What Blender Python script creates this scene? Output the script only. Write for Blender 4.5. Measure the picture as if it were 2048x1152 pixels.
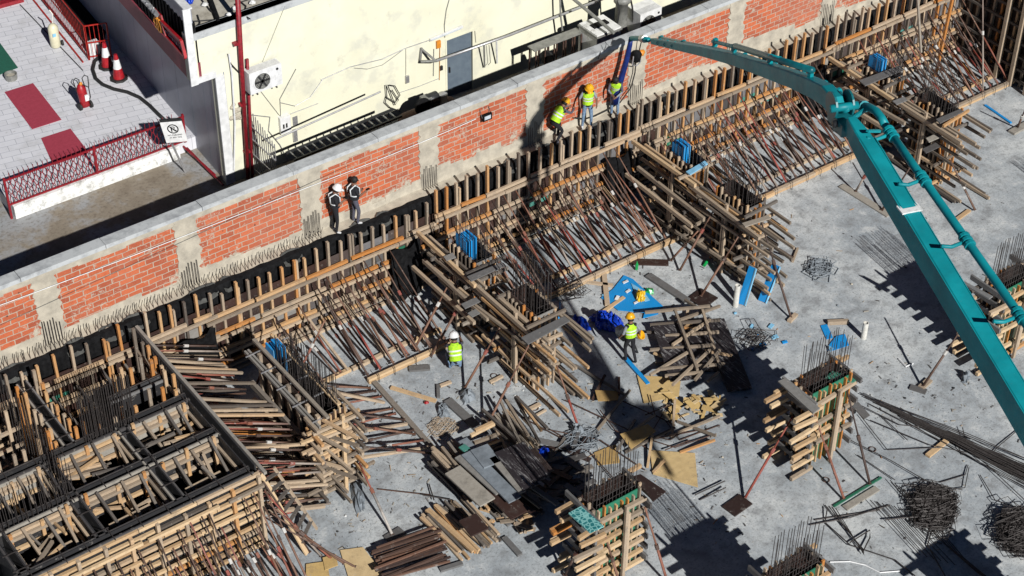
import bpy, math, random
from mathutils import Vector as V, Matrix
for o in list(bpy.data.objects): bpy.data.objects.remove(o)
S = bpy.context.scene
COL = S.collection
# ---------------------------------------------------------------- camera
F = 3668.06
PITCH, ROLL, YAW = (math.radians(a) for a in (39.0744, .63806, 36.6074))
FW = V((math.sin(YAW)*math.cos(PITCH), math.cos(YAW)*math.cos(PITCH), -math.sin(PITCH)))
R0 = V((math.cos(YAW), -math.sin(YAW), 0)); U0 = R0.cross(FW)
RT = math.cos(ROLL)*R0 + math.sin(ROLL)*U0
UP = -math.sin(ROLL)*R0 + math.cos(ROLL)*U0
CAM = -FW*(37.0/-FW.z)
cd = bpy.data.cameras.new('camera'); cam = bpy.data.objects.new('camera', cd); COL.objects.link(cam)
cd.sensor_width = 36; cd.lens = F/2048*36; cd.clip_start = .5; cd.clip_end = 600
cam.matrix_world = Matrix(((RT.x, UP.x, -FW.x, CAM.x), (RT.y, UP.y, -FW.y, CAM.y), (RT.z, UP.z, -FW.z, CAM.z), (0, 0, 0, 1)))
S.camera = cam
# ---------------------------------------------------------------- light
SUN = V((-.21, -1.5, 1)).normalized()
sl = bpy.data.lights.new('sun', 'SUN'); sl.energy = 5.0; sl.angle = math.radians(.5); sl.color = (1, .985, .95)
so = bpy.data.objects.new('sun', sl); COL.objects.link(so)
so.rotation_euler = SUN.to_track_quat('Z', 'Y').to_euler()
W = bpy.data.worlds.new('World'); S.world = W; W.use_nodes = True
wn = W.node_tree.nodes; sky = wn.new('ShaderNodeTexSky'); sky.sky_type = 'NISHITA'; sky.sun_disc = False; sky.air_density = .35; sky.dust_density = .15; sky.altitude = 2500
sky.sun_elevation = math.asin(SUN.z); sky.sun_rotation = math.atan2(SUN.x, SUN.y)
W.node_tree.links.new(sky.outputs[0], wn['Background'].inputs[0]); wn['Background'].inputs[1].default_value = .05
S.view_settings.view_transform = 'Standard'; S.view_settings.look = 'None'
S.view_settings.exposure = .08; S.view_settings.gamma = 1
S.render.engine = 'CYCLES'
S.cycles.max_bounces = 5; S.cycles.diffuse_bounces = 1
# ---------------------------------------------------------------- pixel helpers: where a ray of the photograph meets a real plane
def ray(x, y): return (RT*((x-1024)/F) - UP*((y-576)/F) + FW)
def at(x, y, z=0):
    d = ray(x, y); return CAM + d*((z-CAM.z)/d.z)
def atY(x, y, Y):
    d = ray(x, y); return CAM + d*((Y-CAM.y)/d.y)
def atX(x, y, X):
    d = ray(x, y); return CAM + d*((X-CAM.x)/d.x)
def atP(x, y, P, n):
    d = ray(x, y); return CAM + d*((P-CAM).dot(n)/d.dot(n))
R = random.Random(7)
def U(a, b): return R.uniform(a, b)
# ---------------------------------------------------------------- materials
def newmat(name):
    m = bpy.data.materials.new(name); m.use_nodes = True
    return m, m.node_tree.nodes, m.node_tree.links, m.node_tree.nodes['Principled BSDF']
def texco(n, l, scale=(1, 1, 1), kind='Object'):
    tc = n.new('ShaderNodeTexCoord'); mp = n.new('ShaderNodeMapping'); mp.inputs['Scale'].default_value = scale
    if kind == 'World':
        g = n.new('ShaderNodeNewGeometry'); l.new(g.outputs['Position'], mp.inputs[0])
    else: l.new(tc.outputs[kind], mp.inputs[0])
    return mp.outputs[0]
def noise(n, l, vec, scale, detail=5, rough=.6):
    t = n.new('ShaderNodeTexNoise'); t.inputs['Scale'].default_value = scale; t.inputs['Detail'].default_value = detail
    t.inputs['Roughness'].default_value = rough; l.new(vec, t.inputs['Vector']); return t.outputs['Fac']
def ramp(n, l, fac, stops, interp='LINEAR'):
    r = n.new('ShaderNodeValToRGB'); r.color_ramp.interpolation = interp
    e = r.color_ramp.elements
    while len(e) < len(stops): e.new(.5)
    for i, (p, c) in enumerate(stops):
        e[i].position = p; e[i].color = (*c, 1) if not isinstance(c, (int, float)) else (c, c, c, 1)
    l.new(fac, r.inputs[0]); return r.outputs[0]
def mix(n, l, fac, a, b, mode='MIX'):
    m = n.new('ShaderNodeMix'); m.data_type = 'RGBA'; m.blend_type = mode
    for s, v in ((0, fac), (6, a), (7, b)):
        if hasattr(v, 'is_linked'): l.new(v, m.inputs[s])
        elif s == 0: m.inputs[0].default_value = v
        else: m.inputs[s].default_value = (*v, 1)
    return m.outputs[2]
def bump(n, l, b, h, strength=.4, dist=.02):
    bp = n.new('ShaderNodeBump'); bp.inputs['Strength'].default_value = strength; bp.inputs['Distance'].default_value = dist
    l.new(h, bp.inputs['Height']); l.new(bp.outputs[0], b.inputs['Normal'])
def math_(n, l, op, a, b=None, clamp=False):
    m = n.new('ShaderNodeMath'); m.operation = op; m.use_clamp = clamp
    for i, v in enumerate((a, b)):
        if v is None: continue
        if hasattr(v, 'is_linked'): l.new(v, m.inputs[i])
        else: m.inputs[i].default_value = v
    return m.outputs[0]
def simple(name, c, c2=None, scale=4, rough=.75, metal=0, bmp=.2, lo=.35, hi=.65, kind='World', stretch=(1, 1, 1)):
    m, n, l, b = newmat(name)
    c2 = c2 or tuple(x*.72 for x in c)
    v = texco(n, l, stretch, kind)
    f = noise(n, l, v, scale, 6, .65)
    l.new(ramp(n, l, f, [(lo, c2), (hi, c)]), b.inputs['Base Color'])
    b.inputs['Roughness'].default_value = rough; b.inputs['Metallic'].default_value = metal
    if bmp: bump(n, l, b, f, bmp)
    return m
def tinted(name, stops, grain=18, rough=.8, dirt=(.10, .09, .08), dk=.35, lo=.30, hi=.46):
    """colour picked per timber from the 'tint' attribute, with grain and dirt"""
    m, n, l, b = newmat(name)
    a = n.new('ShaderNodeAttribute'); a.attribute_name = 'tint'
    base = ramp(n, l, a.outputs['Fac'], stops)
    v = texco(n, l, (1, 1, 1), 'World')
    g = noise(n, l, v, grain, 5, .7)
    c = mix(n, l, ramp(n, l, g, [(.3, .45), (.7, 0.)]), base, mix(n, l, 1., base, (.5, .45, .4), 'MULTIPLY'))
    d = noise(n, l, v, 2.3, 6, .75)
    c = mix(n, l, ramp(n, l, d, [(lo, dk*1.6), (hi, 0.)]), c, dirt)
    w = noise(n, l, v, 5.1, 4, .8)
    c = mix(n, l, ramp(n, l, w, [(.6, 0.), (.72, .55)]), c, (.42, .39, .35))
    l.new(c, b.inputs['Base Color']); b.inputs['Roughness'].default_value = rough
    bump(n, l, b, g, .35, .01)
    return m
M = {}
M['wood'] = tinted('weathered_timber', [(0, (.11, .09, .075)), (.3, (.32, .255, .19)), (.6, (.52, .40, .28)), (.85, (.56, .34, .16)), (1, (.50, .20, .045))])
M['woodnew'] = tinted('fresh_timber', [(0, (.38, .24, .125)), (.5, (.58, .395, .22)), (1, (.70, .52, .32))], dk=.3)
M['woodold'] = tinted('grey_old_timber', [(0, (.07, .06, .055)), (.5, (.20, .175, .15)), (1, (.36, .31, .25))])
M['plydark'] = tinted('dark_film_faced_plywood', [(0, (.028, .016, .014)), (.5, (.055, .028, .022)), (.75, (.10, .085, .08)), (1, (.20, .20, .21))], grain=9, rough=.55)
M['plyblack'] = tinted('black_stained_plywood', [(0, (.012, .012, .014)), (.5, (.03, .03, .033)), (1, (.09, .09, .095))], grain=9, rough=.6, dk=.1)
M['plygreen'] = tinted('green_film_faced_plywood', [(0, (.02, .13, .075)), (.5, (.03, .22, .13)), (1, (.10, .30, .28))], grain=12, rough=.5, dk=.2)
M['plyyellow'] = tinted('yellow_plywood', [(0, (.42, .27, .10)), (.5, (.60, .42, .17)), (1, (.66, .50, .28))], grain=5, dk=.45, dirt=(.28, .20, .12))
M['plygrey'] = tinted('grey_worn_board', [(0, (.07, .065, .065)), (.5, (.20, .20, .20)), (1, (.38, .35, .30))], grain=8, rough=.7)
M['prop'] = tinted('rusty_steel_prop', [(0, (.055, .035, .030)), (.3, (.15, .085, .06)), (.55, (.25, .125, .08)), (.7, (.28, .05, .035)), (.85, (.33, .28, .24)), (1, (.7, .7, .68))], grain=25, rough=.65, dirt=(.05, .03, .025))
M['rebar'] = simple('rebar_steel', (.07, .062, .06), (.03, .024, .022), 20, .6, .3, 0)
M['rust'] = simple('rust_rebar', (.12, .06, .04), (.045, .028, .024), 12, .8, .2, 0)
M['black'] = simple('black_membrane', (.012, .012, .013), (.003, .003, .0035), 6, .9, 0, .6); M['black'].node_tree.nodes['Principled BSDF'].inputs['Specular IOR Level'].default_value = .15
M['mortar'] = simple('grey_mortar', (.09, .09, .083), (.035, .035, .033), 5, .9, 0, .8)
M['plaster'] = simple('cement_render', (.50, .45, .36), (.30, .27, .22), 2.2, .9, 0, .5, .3, .62)
M['coping'] = simple('pale_concrete_coping', (.47, .485, .49), (.30, .31, .32), 3, .85, 0, .4, .33, .55)
M['darksteel'] = simple('dark_steel', (.05, .052, .055), None, 10, .5, .5, .1)
M['rubber'] = simple('black_rubber', (.018, .018, .018), None, 10, .7)
M['white'] = simple('white_paint', (.78, .78, .78), (.60, .60, .60), 5, .5, 0, .1)
M['blue'] = simple('blue_foam_board', (.010, .27, .66), (.01, .24, .58), 3, .5, 0, .1)
M['bluelt'] = simple('pale_blue_foam_edge', (.25, .55, .78), None, 3, .6, 0, .1)
M['tarp'] = simple('blue_plastic_tarpaulin', (.008, .06, .55), (.004, .03, .32), 7, .28, 0, .8)
M['red'] = simple('red_paint', (.42, .012, .018), (.22, .006, .012), 6, .45, 0, .1)
M['redfence'] = simple('dark_red_fence_paint', (.30, .012, .022), (.15, .008, .014), 9, .5, 0, .1)
M['cage'] = simple('bright_red_steel', (.50, .02, .01), (.25, .01, .008), 7, .5, 0, .1)
M['grey'] = simple('grey_cladding', (.30, .31, .37), (.24, .25, .30), 1.1, .4, 0, .03)
M['maroon'] = simple('maroon_fascia', (.26, .05, .07), None, 2, .6, 0, .05)
M['orange'] = simple('orange_paint', (.75, .28, .03), None, 6, .5)
M['yellow'] = simple('yellow_plastic', (.78, .48, .02), (.65, .38, .015), 9, .4, 0, 0)
M['silver'] = simple('galvanised_steel', (.50, .50, .51), (.36, .36, .37), 8, .4, .6, .05)
M['cream'] = None
M['teal'] = simple('teal_machine_paint', (.006, .27, .31), (.004, .215, .25), 1.6, .33, 0, .04, .3, .6)
def tealmat():
    m, n, l, b = newmat('teal_machine_paint'); v = texco(n, l, (1, 1, 1), 'World')
    a = noise(n, l, v, 1.3, 6, .6); g = noise(n, l, v, 7, 8, .8); h = noise(n, l, v, 22, 5, .8)
    c = ramp(n, l, a, [(.3, (.004, .18, .21)), (.65, (.006, .27, .31))])
    c = mix(n, l, ramp(n, l, g, [(.66, 0.), (.72, .3)]), c, (.10, .2, .22))
    c = mix(n, l, ramp(n, l, h, [(.68, 0.), (.72, .8)]), c, (.38, .38, .36))
    c = mix(n, l, ramp(n, l, g, [(.28, .7), (.36, 0.)]), c, (.01, .07, .08))
    l.new(c, b.inputs['Base Color']); l.new(ramp(n, l, g, [(.3, .35), (.7, .6)]), b.inputs['Roughness']); b.inputs['Specular IOR Level'].default_value = .3; bump(n, l, b, g, .06); return m
M['teal'] = tealmat()
M['teald'] = simple('worn_dark_teal_paint', (.006, .15, .175), (.004, .10, .12), 3, .4, 0, .05)
M['hose'] = simple('blue_rubber_hose', (.006, .025, .17), (.003, .012, .09), 6, .45)
M['hivis'] = simple('hi_vis_yellow_fabric', (.52, .86, .02), (.24, .46, .02), 11, .8, 0, .9)
M['reflect'] = simple('reflective_tape', (.75, .77, .78), None, 14, .35)
M['blackcloth'] = simple('black_cloth', (.012, .012, .016), None, 14, .9)
M['jeans'] = simple('blue_jeans', (.20, .29, .40), (.11, .17, .27), 14, .9)
M['greycloth'] = simple('grey_cloth', (.09, .09, .12), None, 14, .9)
M['skin'] = simple('skin', (.22, .11, .07), None, 10, .6, 0, 0)
M['sleeve'] = simple('grey_sleeve', (.28, .30, .34), None, 14, .9)
M['hair'] = simple('black_hair', (.01, .009, .008), None, 30, .7)
M['whiteshoe'] = simple('white_shoe', (.6, .6, .6), None, 20, .7)
M['pipe_white'] = simple('white_pvc', (.70, .69, .64), (.55, .53, .48), 9, .4)
M['beigecyl'] = simple('cream_cylinder_paint', (.68, .64, .46), (.58, .54, .38), 5, .4)
M['bag'] = simple('grey_cement_bag', (.23, .26, .29), (.15, .17, .19), 4, .6, 0, .6)
M['greenmat'] = simple('green_mat', (.01, .11, .07), (.008, .08, .05), 16, .95)
M['redmat'] = simple('dark_red_mat', (.36, .04, .07), (.30, .03, .055), 12, .95)
M['glass'] = simple('lamp_glass', (.55, .6, .65), None, 5, .15)
M['green'] = simple('green_plastic_bottle', (.01, .35, .08), None, 9, .3)
M['coverfab'] = simple('greyblue_door_paint', (.13, .165, .20), (.10, .13, .165), 3.5, .5, 0, .1)
M['olive'] = simple('machine_grey', (.25, .25, .23), (.15, .15, .14), 6, .5)
def concrete_slab():
    m, n, l, b = newmat('concrete_slab'); v = texco(n, l, (1, 1, 1), 'World')
    a = noise(n, l, v, .28, 7, .62); f = noise(n, l, v, 1.7, 8, .7); g = noise(n, l, v, 14, 6, .75); h = noise(n, l, v, 70, 3, .8)
    c = ramp(n, l, a, [(.32, (.29, .325, .355)), (.5, (.41, .44, .46)), (.64, (.56, .58, .58))])
    c = mix(n, l, ramp(n, l, f, [(.36, .75), (.5, 0.)]), c, (.215, .22, .225))
    c = mix(n, l, ramp(n, l, f, [(.54, 0.), (.66, .75)]), c, (.64, .65, .64))
    c = mix(n, l, ramp(n, l, noise(n, l, v, 4.5, 8, .8), [(.36, .4), (.47, 0.)]), c, (.24, .25, .255))
    c = mix(n, l, ramp(n, l, g, [(.38, .65), (.47, 0.)]), c, (.15, .155, .16))
    # sandy dirt left on the slab round the timber stacks, by place on the site
    dm = None
    for cx, cy, rr in ((-6.2, -9.3, 2.6), (-3.2, -6.6, 2.0), (-8.3, -7.6, 2.3), (7.2, -12.6, 1.8), (-5.4, -12.6, 2.2), (.5, -8.6, 1.8), (4.6, -8., 1.2)):
        vs = n.new('ShaderNodeVectorMath'); vs.operation = 'DISTANCE'; l.new(v, vs.inputs[0]); vs.inputs[1].default_value = (cx, cy, 0)
        x = math_(n, l, 'SUBTRACT', 1, math_(n, l, 'DIVIDE', vs.outputs['Value'], rr), True)
        dm = x if dm is None else math_(n, l, 'MAXIMUM', dm, x)
    dmask = math_(n, l, 'MULTIPLY', ramp(n, l, math_(n, l, 'ADD', dm, math_(n, l, 'MULTIPLY', math_(n, l, 'ADD', f, g), 1.0)), [(1.0, 0.), (1.32, .8)]), ramp(n, l, g, [(.3, .25), (.6, 1.)]))
    c = mix(n, l, dmask, c, (.42, .33, .235))
    c = mix(n, l, ramp(n, l, h, [(.3, .35), (.5, 0.)]), c, (.15, .14, .13))
    # dark oil and water stains
    st = noise(n, l, v, .75, 3, .5)
    c = mix(n, l, ramp(n, l, st, [(.27, .5), (.36, 0.)]), c, (.16, .165, .17))
    l.new(c, b.inputs['Base Color']); b.inputs['Roughness'].default_value = .9
    bump(n, l, b, math_(n, l, 'ADD', g, f), .35, .02)
    return m
M['slab'] = concrete_slab()
def dirt_ground():
    m, n, l, b = newmat('street_dirt'); v = texco(n, l, (1, 1, 1), 'World')
    a = noise(n, l, v, .5, 7, .65); g = noise(n, l, v, 9, 7, .7)
    c = ramp(n, l, a, [(.35, (.19, .155, .115)), (.5, (.26, .22, .17)), (.6, (.31, .31, .31)), (.7, (.33, .34, .35))])
    c = mix(n, l, ramp(n, l, g, [(.35, .6), (.5, 0.)]), c, (.12, .095, .07))
    l.new(c, b.inputs['Base Color']); b.inputs['Roughness'].default_value = .95; bump(n, l, b, g, .5, .03)
    return m
M['dirt'] = dirt_ground()
def brick(name):
    m, n, l, b = newmat(name)
    g = n.new('ShaderNodeNewGeometry'); sp = n.new('ShaderNodeSeparateXYZ'); l.new(g.outputs['Position'], sp.inputs[0])
    cb = n.new('ShaderNodeCombineXYZ'); l.new(sp.outputs[0], cb.inputs[0])
    l.new(sp.outputs[2], cb.inputs[1])
    v = g.outputs['Position']
    n1 = noise(n, l, v, 1.3, 5, .6); n2 = noise(n, l, v, 8, 6, .75); n3 = noise(n, l, v, .45, 4, .6)
    wob = n.new('ShaderNodeTexNoise'); wob.inputs['Scale'].default_value = 3.; l.new(v, wob.inputs['Vector'])
    vm = n.new('ShaderNodeVectorMath'); vm.operation = 'SCALE'; l.new(wob.outputs['Color'], vm.inputs[0]); vm.inputs['Scale'].default_value = .06
    va = n.new('ShaderNodeVectorMath'); va.operation = 'ADD'; l.new(cb.outputs[0], va.inputs[0]); l.new(vm.outputs[0], va.inputs[1])
    br = n.new('ShaderNodeTexBrick'); l.new(va.outputs[0], br.inputs['Vector'])
    br.inputs['Scale'].default_value = 1; br.inputs['Brick Width'].default_value = .44; br.inputs['Row Height'].default_value = .185
    br.inputs['Mortar Size'].default_value = .016; br.inputs['Mortar Smooth'].default_value = .2; br.inputs['Bias'].default_value = -.15
    br.inputs['Color1'].default_value = (.53, .128, .050, 1); br.inputs['Color2'].default_value = (.31, .07, .034, 1)
    br.inputs['Mortar'].default_value = (.44, .36, .28, 1); br.offset = .5
    c = mix(n, l, ramp(n, l, n2, [(.3, .5), (.5, 0.)]), br.outputs['Color'], (.27, .065, .035))
    c = mix(n, l, ramp(n, l, n3, [(.46, 0.), (.66, .32)]), c, (.50, .22, .15))       # dusty, bleached areas
    # thin horizontal grooves of the hollow blocks
    wv = math_(n, l, 'SINE', math_(n, l, 'MULTIPLY', sp.outputs[2], 2*math.pi/.0617))
    c = mix(n, l, math_(n, l, 'MULTIPLY', ramp(n, l, wv, [(.75, 0.), (.95, .35)]), ramp(n, l, n1, [(.45, 0.), (.6, 1.)])), c, (.22, .05, .03))
    # cement smeared over the blocks: low down and in patches
    low = math_(n, l, 'SUBTRACT', 1., math_(n, l, 'DIVIDE', math_(n, l, 'SUBTRACT', sp.outputs[2], 2.9), 1.15), True)
    pm = math_(n, l, 'ADD', math_(n, l, 'MULTIPLY', low, .31), math_(n, l, 'MULTIPLY', n1, .8))
    pm = math_(n, l, 'ADD', pm, math_(n, l, 'MULTIPLY', n2, .34))
    pf = ramp(n, l, pm, [(.79, 0.), (.84, 1.)])
    c = mix(n, l, pf, c, ramp(n, l, n2, [(.3, (.30, .26, .20)), (.6, (.50, .45, .36))]))
    sm = noise(n, l, v, 6.5, 8, .85)
    c = mix(n, l, ramp(n, l, math_(n, l, 'ADD', sm, math_(n, l, 'MULTIPLY', n1, .35)), [(.74, 0.), (.80, .8)]), c, (.46, .40, .32))
    # broken corners
    vo = n.new('ShaderNodeTexVoronoi'); vo.inputs['Scale'].default_value = 1.9; l.new(v, vo.inputs['Vector'])
    c = mix(n, l, ramp(n, l, math_(n, l, 'ADD', vo.outputs['Distance'], math_(n, l, 'MULTIPLY', n2, .12)), [(.10, .9), (.13, 0.)]), c, (.07, .03, .022))
    l.new(c, b.inputs['Base Color']); b.inputs['Roughness'].default_value = .9
    h = math_(n, l, 'ADD', math_(n, l, 'MULTIPLY', br.outputs['Fac'], -1), math_(n, l, 'MULTIPLY', n2, .5))
    bump(n, l, b, h, .5, .03)
    return m
M['brick'] = brick('hollow_clay_brick')
def creamwall():
    m, n, l, b = newmat('cream_wall_paint'); v = texco(n, l, (1, 1, 1), 'World')
    a = noise(n, l, v, .35, 6, .6); g = noise(n, l, v, 1.5, 8, .75)
    s = noise(n, l, texco(n, l, (3, 3, .35), 'World'), 1.2, 5, .7)
    c = ramp(n, l, a, [(.3, (.66, .64, .48)), (.6, (.76, .74, .58))])
    c = mix(n, l, ramp(n, l, g, [(.28, .8), (.42, 0.)]), c, (.52, .50, .40))
    c = mix(n, l, ramp(n, l, s, [(.62, 0.), (.78, .6)]), c, (.78, .78, .72))
    gg = noise(n, l, v, .9, 5, .6)
    c = mix(n, l, ramp(n, l, gg, [(.56, 0.), (.66, .45)]), c, (.50, .50, .44))
    l.new(c, b.inputs['Base Color']); b.inputs['Roughness'].default_value = .85; bump(n, l, b, g, .15, .01)
    return m
M['cream'] = creamwall()
def tiles():
    m, n, l, b = newmat('pale_floor_tiles')
    mp = texco(n, l, (1, 1, 1), 'World')
    mo = n.new('ShaderNodeMapping'); mo.inputs['Rotation'].default_value = (0, 0, math.radians(11)); l.new(mp, mo.inputs[0])
    br = n.new('ShaderNodeTexBrick'); l.new(mo.outputs[0], br.inputs['Vector']); br.offset = .5
    br.inputs['Scale'].default_value = 1; br.inputs['Brick Width'].default_value = .62; br.inputs['Row Height'].default_value = .31
    br.inputs['Mortar Size'].default_value = .009; br.inputs['Color1'].default_value = (.70, .70, .74, 1)
    br.inputs['Color2'].default_value = (.64, .64, .68, 1); br.inputs['Mortar'].default_value = (.36, .37, .41, 1)
    f = noise(n, l, mp, 1.6, 7, .7); g = noise(n, l, mp, 5, 5, .6)
    c = mix(n, l, ramp(n, l, f, [(.32, .4), (.5, 0.)]), br.outputs[0], (.42, .41, .40))
    c = mix(n, l, ramp(n, l, g, [(.28, .6), (.36, 0.)]), c, (.33, .32, .32))
    l.new(c, b.inputs['Base Color']); b.inputs['Roughness'].default_value = .5
    return m
M['tiles'] = tiles()
def peel():
    m, n, l, b = newmat('peeling_white_wall'); v = texco(n, l, (1, 1, 1), 'World')
    f = noise(n, l, v, 3.5, 8, .75)
    l.new(ramp(n, l, f, [(.3, (.28, .27, .25)), (.43, (.55, .55, .53)), (.5, (.74, .74, .73))]), b.inputs['Base Color'])
    b.inputs['Roughness'].default_value = .9; bump(n, l, b, f, .5, .02); return m
M['peel'] = peel()
def roofmat():
    m, n, l, b = newmat('dirty_roof_screed'); v = texco(n, l, (1, 1, 1), 'World')
    f = noise(n, l, v, 1.4, 8, .75)
    l.new(ramp(n, l, f, [(.3, (.16, .14, .11)), (.45, (.36, .33, .27)), (.6, (.50, .47, .40))]), b.inputs['Base Color'])
    b.inputs['Roughness'].default_value = .95; bump(n, l, b, f, .5, .03); return m
M['roof'] = roofmat()
def greenpattern():
    m, n, l, b = newmat('teal_patterned_board'); v = texco(n, l, (1, 1, 1), 'World')
    vo = n.new('ShaderNodeTexVoronoi'); vo.inputs['Scale'].default_value = 9; vo.feature = 'DISTANCE_TO_EDGE'; l.new(v, vo.inputs['Vector'])
    l.new(ramp(n, l, vo.outputs['Distance'], [(.06, (.22, .48, .46)), (.14, (.02, .16, .17))]), b.inputs['Base Color'])
    b.inputs['Roughness'].default_value = .5; return m
M['pattern'] = greenpattern()
def streaked():
    m, n, l, b = newmat('black_board_with_cement_streaks'); v = texco(n, l, (1, 1, 1), 'World')
    mo = n.new('ShaderNodeMapping'); mo.inputs['Rotation'].default_value = (0, 0, math.radians(12)); mo.inputs['Scale'].default_value = (5, .7, 2); l.new(v, mo.inputs[0])
    f = noise(n, l, mo.outputs[0], 2.2, 7, .75); g = noise(n, l, v, 4, 7, .75)
    c = mix(n, l, ramp(n, l, f, [(.54, 0.), (.64, .8)]), (.022, .017, .02), (.34, .33, .33))
    c = mix(n, l, ramp(n, l, g, [(.58, 0.), (.68, .8)]), c, (.42, .41, .40))
    l.new(c, b.inputs['Base Color']); b.inputs['Roughness'].default_value = .65; return m
M['streak'] = streaked()
def helmetm(name, c): return simple(name, c, None, 30, .35, 0, 0)
M['helmw'] = helmetm('white_helmet', (.8, .8, .8)); M['helmy'] = helmetm('yellow_helmet', (.85, .42, .015))
# ---------------------------------------------------------------- mesh helpers
WL = {}
def ortho(d, up=(0, 0, 1)):
    d = V(d).normalized(); u = V(up)
    if abs(d.dot(u.normalized())) > .98: u = V((0, 1, 0)) if abs(d.y) < .9 else V((1, 0, 0))
    s = d.cross(u).normalized(); return d, s, s.cross(d).normalized()
class MB:
    def __init__(self): self.v = []; self.f = []; self.t = []
    def add(self, vs, fs, tint=.5):
        k = len(self.v); self.v += [tuple(p) for p in vs]
        self.f += [tuple(i+k for i in f) for f in fs]; self.t += [tint]*len(fs)
    def hexa(self, c, tint=.5):
        self.add(c, [(0, 3, 2, 1), (4, 5, 6, 7), (0, 1, 5, 4), (1, 2, 6, 5), (2, 3, 7, 6), (3, 0, 4, 7)], tint); return self
    def box(self, x0, x1, y0, y1, z0, z1, tint=.5):
        return self.hexa([(x0, y0, z0), (x1, y0, z0), (x1, y1, z0), (x0, y1, z0), (x0, y0, z1), (x1, y0, z1), (x1, y1, z1), (x0, y1, z1)], tint)
    def beam(self, p, q, w, h, up=(0, 0, 1), tint=.5, w2=None, h2=None):
        p, q = V(p), V(q); d, s, u = ortho(q-p, up); w2 = w if w2 is None else w2; h2 = h if h2 is None else h2
        c = []
        for o, a, b in ((p, w/2, h/2), (q, w2/2, h2/2)):
            c += [o-s*a-u*b, o+s*a-u*b, o+s*a+u*b, o-s*a+u*b]
        return self.hexa(c, tint)
    def tube(self, p, q, r, r2=None, n=7, tint=.5):
        return self.poly([p, q], r, n, tint, r2)
    def poly(self, pts, r, n=6, tint=.5, r2=None, closed=False):
        pts = [V(p) for p in pts]; m = len(pts); vs = []; fs = []
        u0 = None
        for i, p in enumerate(pts):
            a = pts[(i-1) % m] if closed or i else p; b = pts[(i+1) % m] if closed or i < m-1 else p
            d = (b-a); d = d.normalized() if d.length > 1e-6 else V((0, 0, 1))
            if u0 is None: _, s, u = ortho(d)
            else:
                u = (u0-d*u0.dot(d)); u = u.normalized() if u.length > 1e-5 else ortho(d)[2]; s = d.cross(u)
            u0 = u; rr = r + ((r2-r)*i/(m-1) if r2 is not None else 0)
            vs += [p + s*(rr*math.cos(2*math.pi*k/n)) + u*(rr*math.sin(2*math.pi*k/n)) for k in range(n)]
        for i in range(m if closed else m-1):
            j = (i+1) % m
            for k in range(n): fs.append((i*n+k, i*n+(k+1) % n, j*n+(k+1) % n, j*n+k))
        if not closed: fs += [tuple(range(n))[::-1], tuple((m-1)*n+k for k in range(n))]
        self.add(vs, fs, tint); return self
    def lathe(self, c, prof, n=14, axis=None, tint=.5):
        c = V(c); d, s, u = ortho(axis or (0, 0, 1)); vs = []; fs = []
        for r, z in prof: vs += [c + d*z + s*(r*math.cos(2*math.pi*k/n)) + u*(r*math.sin(2*math.pi*k/n)) for k in range(n)]
        for i in range(len(prof)-1):
            for k in range(n): fs.append((i*n+k, i*n+(k+1) % n, (i+1)*n+(k+1) % n, (i+1)*n+k))
        fs += [tuple(range(n))[::-1], tuple((len(prof)-1)*n+k for k in range(n))]
        self.add(vs, fs, tint); return self
    def slab(self, pts, t, tint=.5):
        """flat polygon (3-D points) given a thickness downwards"""
        pts = [V(p) for p in pts]; nn = (pts[1]-pts[0]).cross(pts[2]-pts[0]).normalized()
        if nn.z < 0 or (abs(nn.z) < .01 and nn.y > 0): pts = pts[::-1]; nn = -nn
        m = len(pts); vs = pts + [p-nn*t for p in pts]
        self.add(vs, [tuple(range(m)), tuple(range(2*m-1, m-1, -1))] + [(i, i+m, (i+1) % m+m, (i+1) % m) for i in range(m)], tint); return self
    def build(self, name, mat, parent=None, loc=None, smooth=False):
        if parent is None and loc is None:
            xs = list(zip(*self.v)); loc = V(((min(xs[0])+max(xs[0]))/2, (min(xs[1])+max(xs[1]))/2, min(xs[2])))
        base = WL[parent] if parent else V(loc)
        me = bpy.data.meshes.new(name); me.from_pydata([(a-base.x, b-base.y, c-base.z) for a, b, c in self.v], [], self.f)
        at_ = me.attributes.new('tint', 'FLOAT', 'FACE'); at_.data.foreach_set('value', self.t)
        me.materials.append(M[mat] if isinstance(mat, str) else mat)
        if smooth: me.polygons.foreach_set('use_smooth', [True]*len(me.polygons))
        o = bpy.data.objects.new(name, me); COL.objects.link(o)
        if parent: o.parent = parent
        else: o.location = base
        WL[o] = base
        return o
def tag(o, label, cat, group=None):
    o['label'] = label; o['category'] = cat
    if group: o['group'] = group
    return o
def thing(name, label, cat, loc, group=None):
    o = bpy.data.objects.new(name, None); COL.objects.link(o); o.empty_display_size = .3
    o.location = V(loc); WL[o] = V(loc); return tag(o, label, cat, group)
def struct(o): o['kind'] = 'structure'; return o
def one(name, mb, mat, label, cat, group=None, smooth=False):
    return tag(mb.build(name, mat, smooth=smooth), label, cat, group)
def inst(me, name, parent, wl):
    o = bpy.data.objects.new(name, me); COL.objects.link(o); o.parent = parent; o.location = V(wl)-WL[parent]; WL[o] = V(wl); return o
def tubemesh(name, pts, r, mat, n=5):
    mb = MB().poly(pts, r, n); o = mb.build(name, mat, loc=V((0, 0, 0))); me = o.data; WL.pop(o); bpy.data.objects.remove(o); return me
# ================================================================ SETTING
struct(MB().box(-70, 70, -60, 2.75, -.4, 0).build('ground', 'slab'))
ZS = 2.42                                     # street level behind the brick wall
struct(MB().box(-70, 70, 3.1, 90, ZS-.4, ZS).build('street', 'dirt'))
struct(MB().box(-70, 70, 2.42, 3.1, .0, 2.3).build('earth_bank', 'mortar'))
ZL = 2.9
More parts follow.
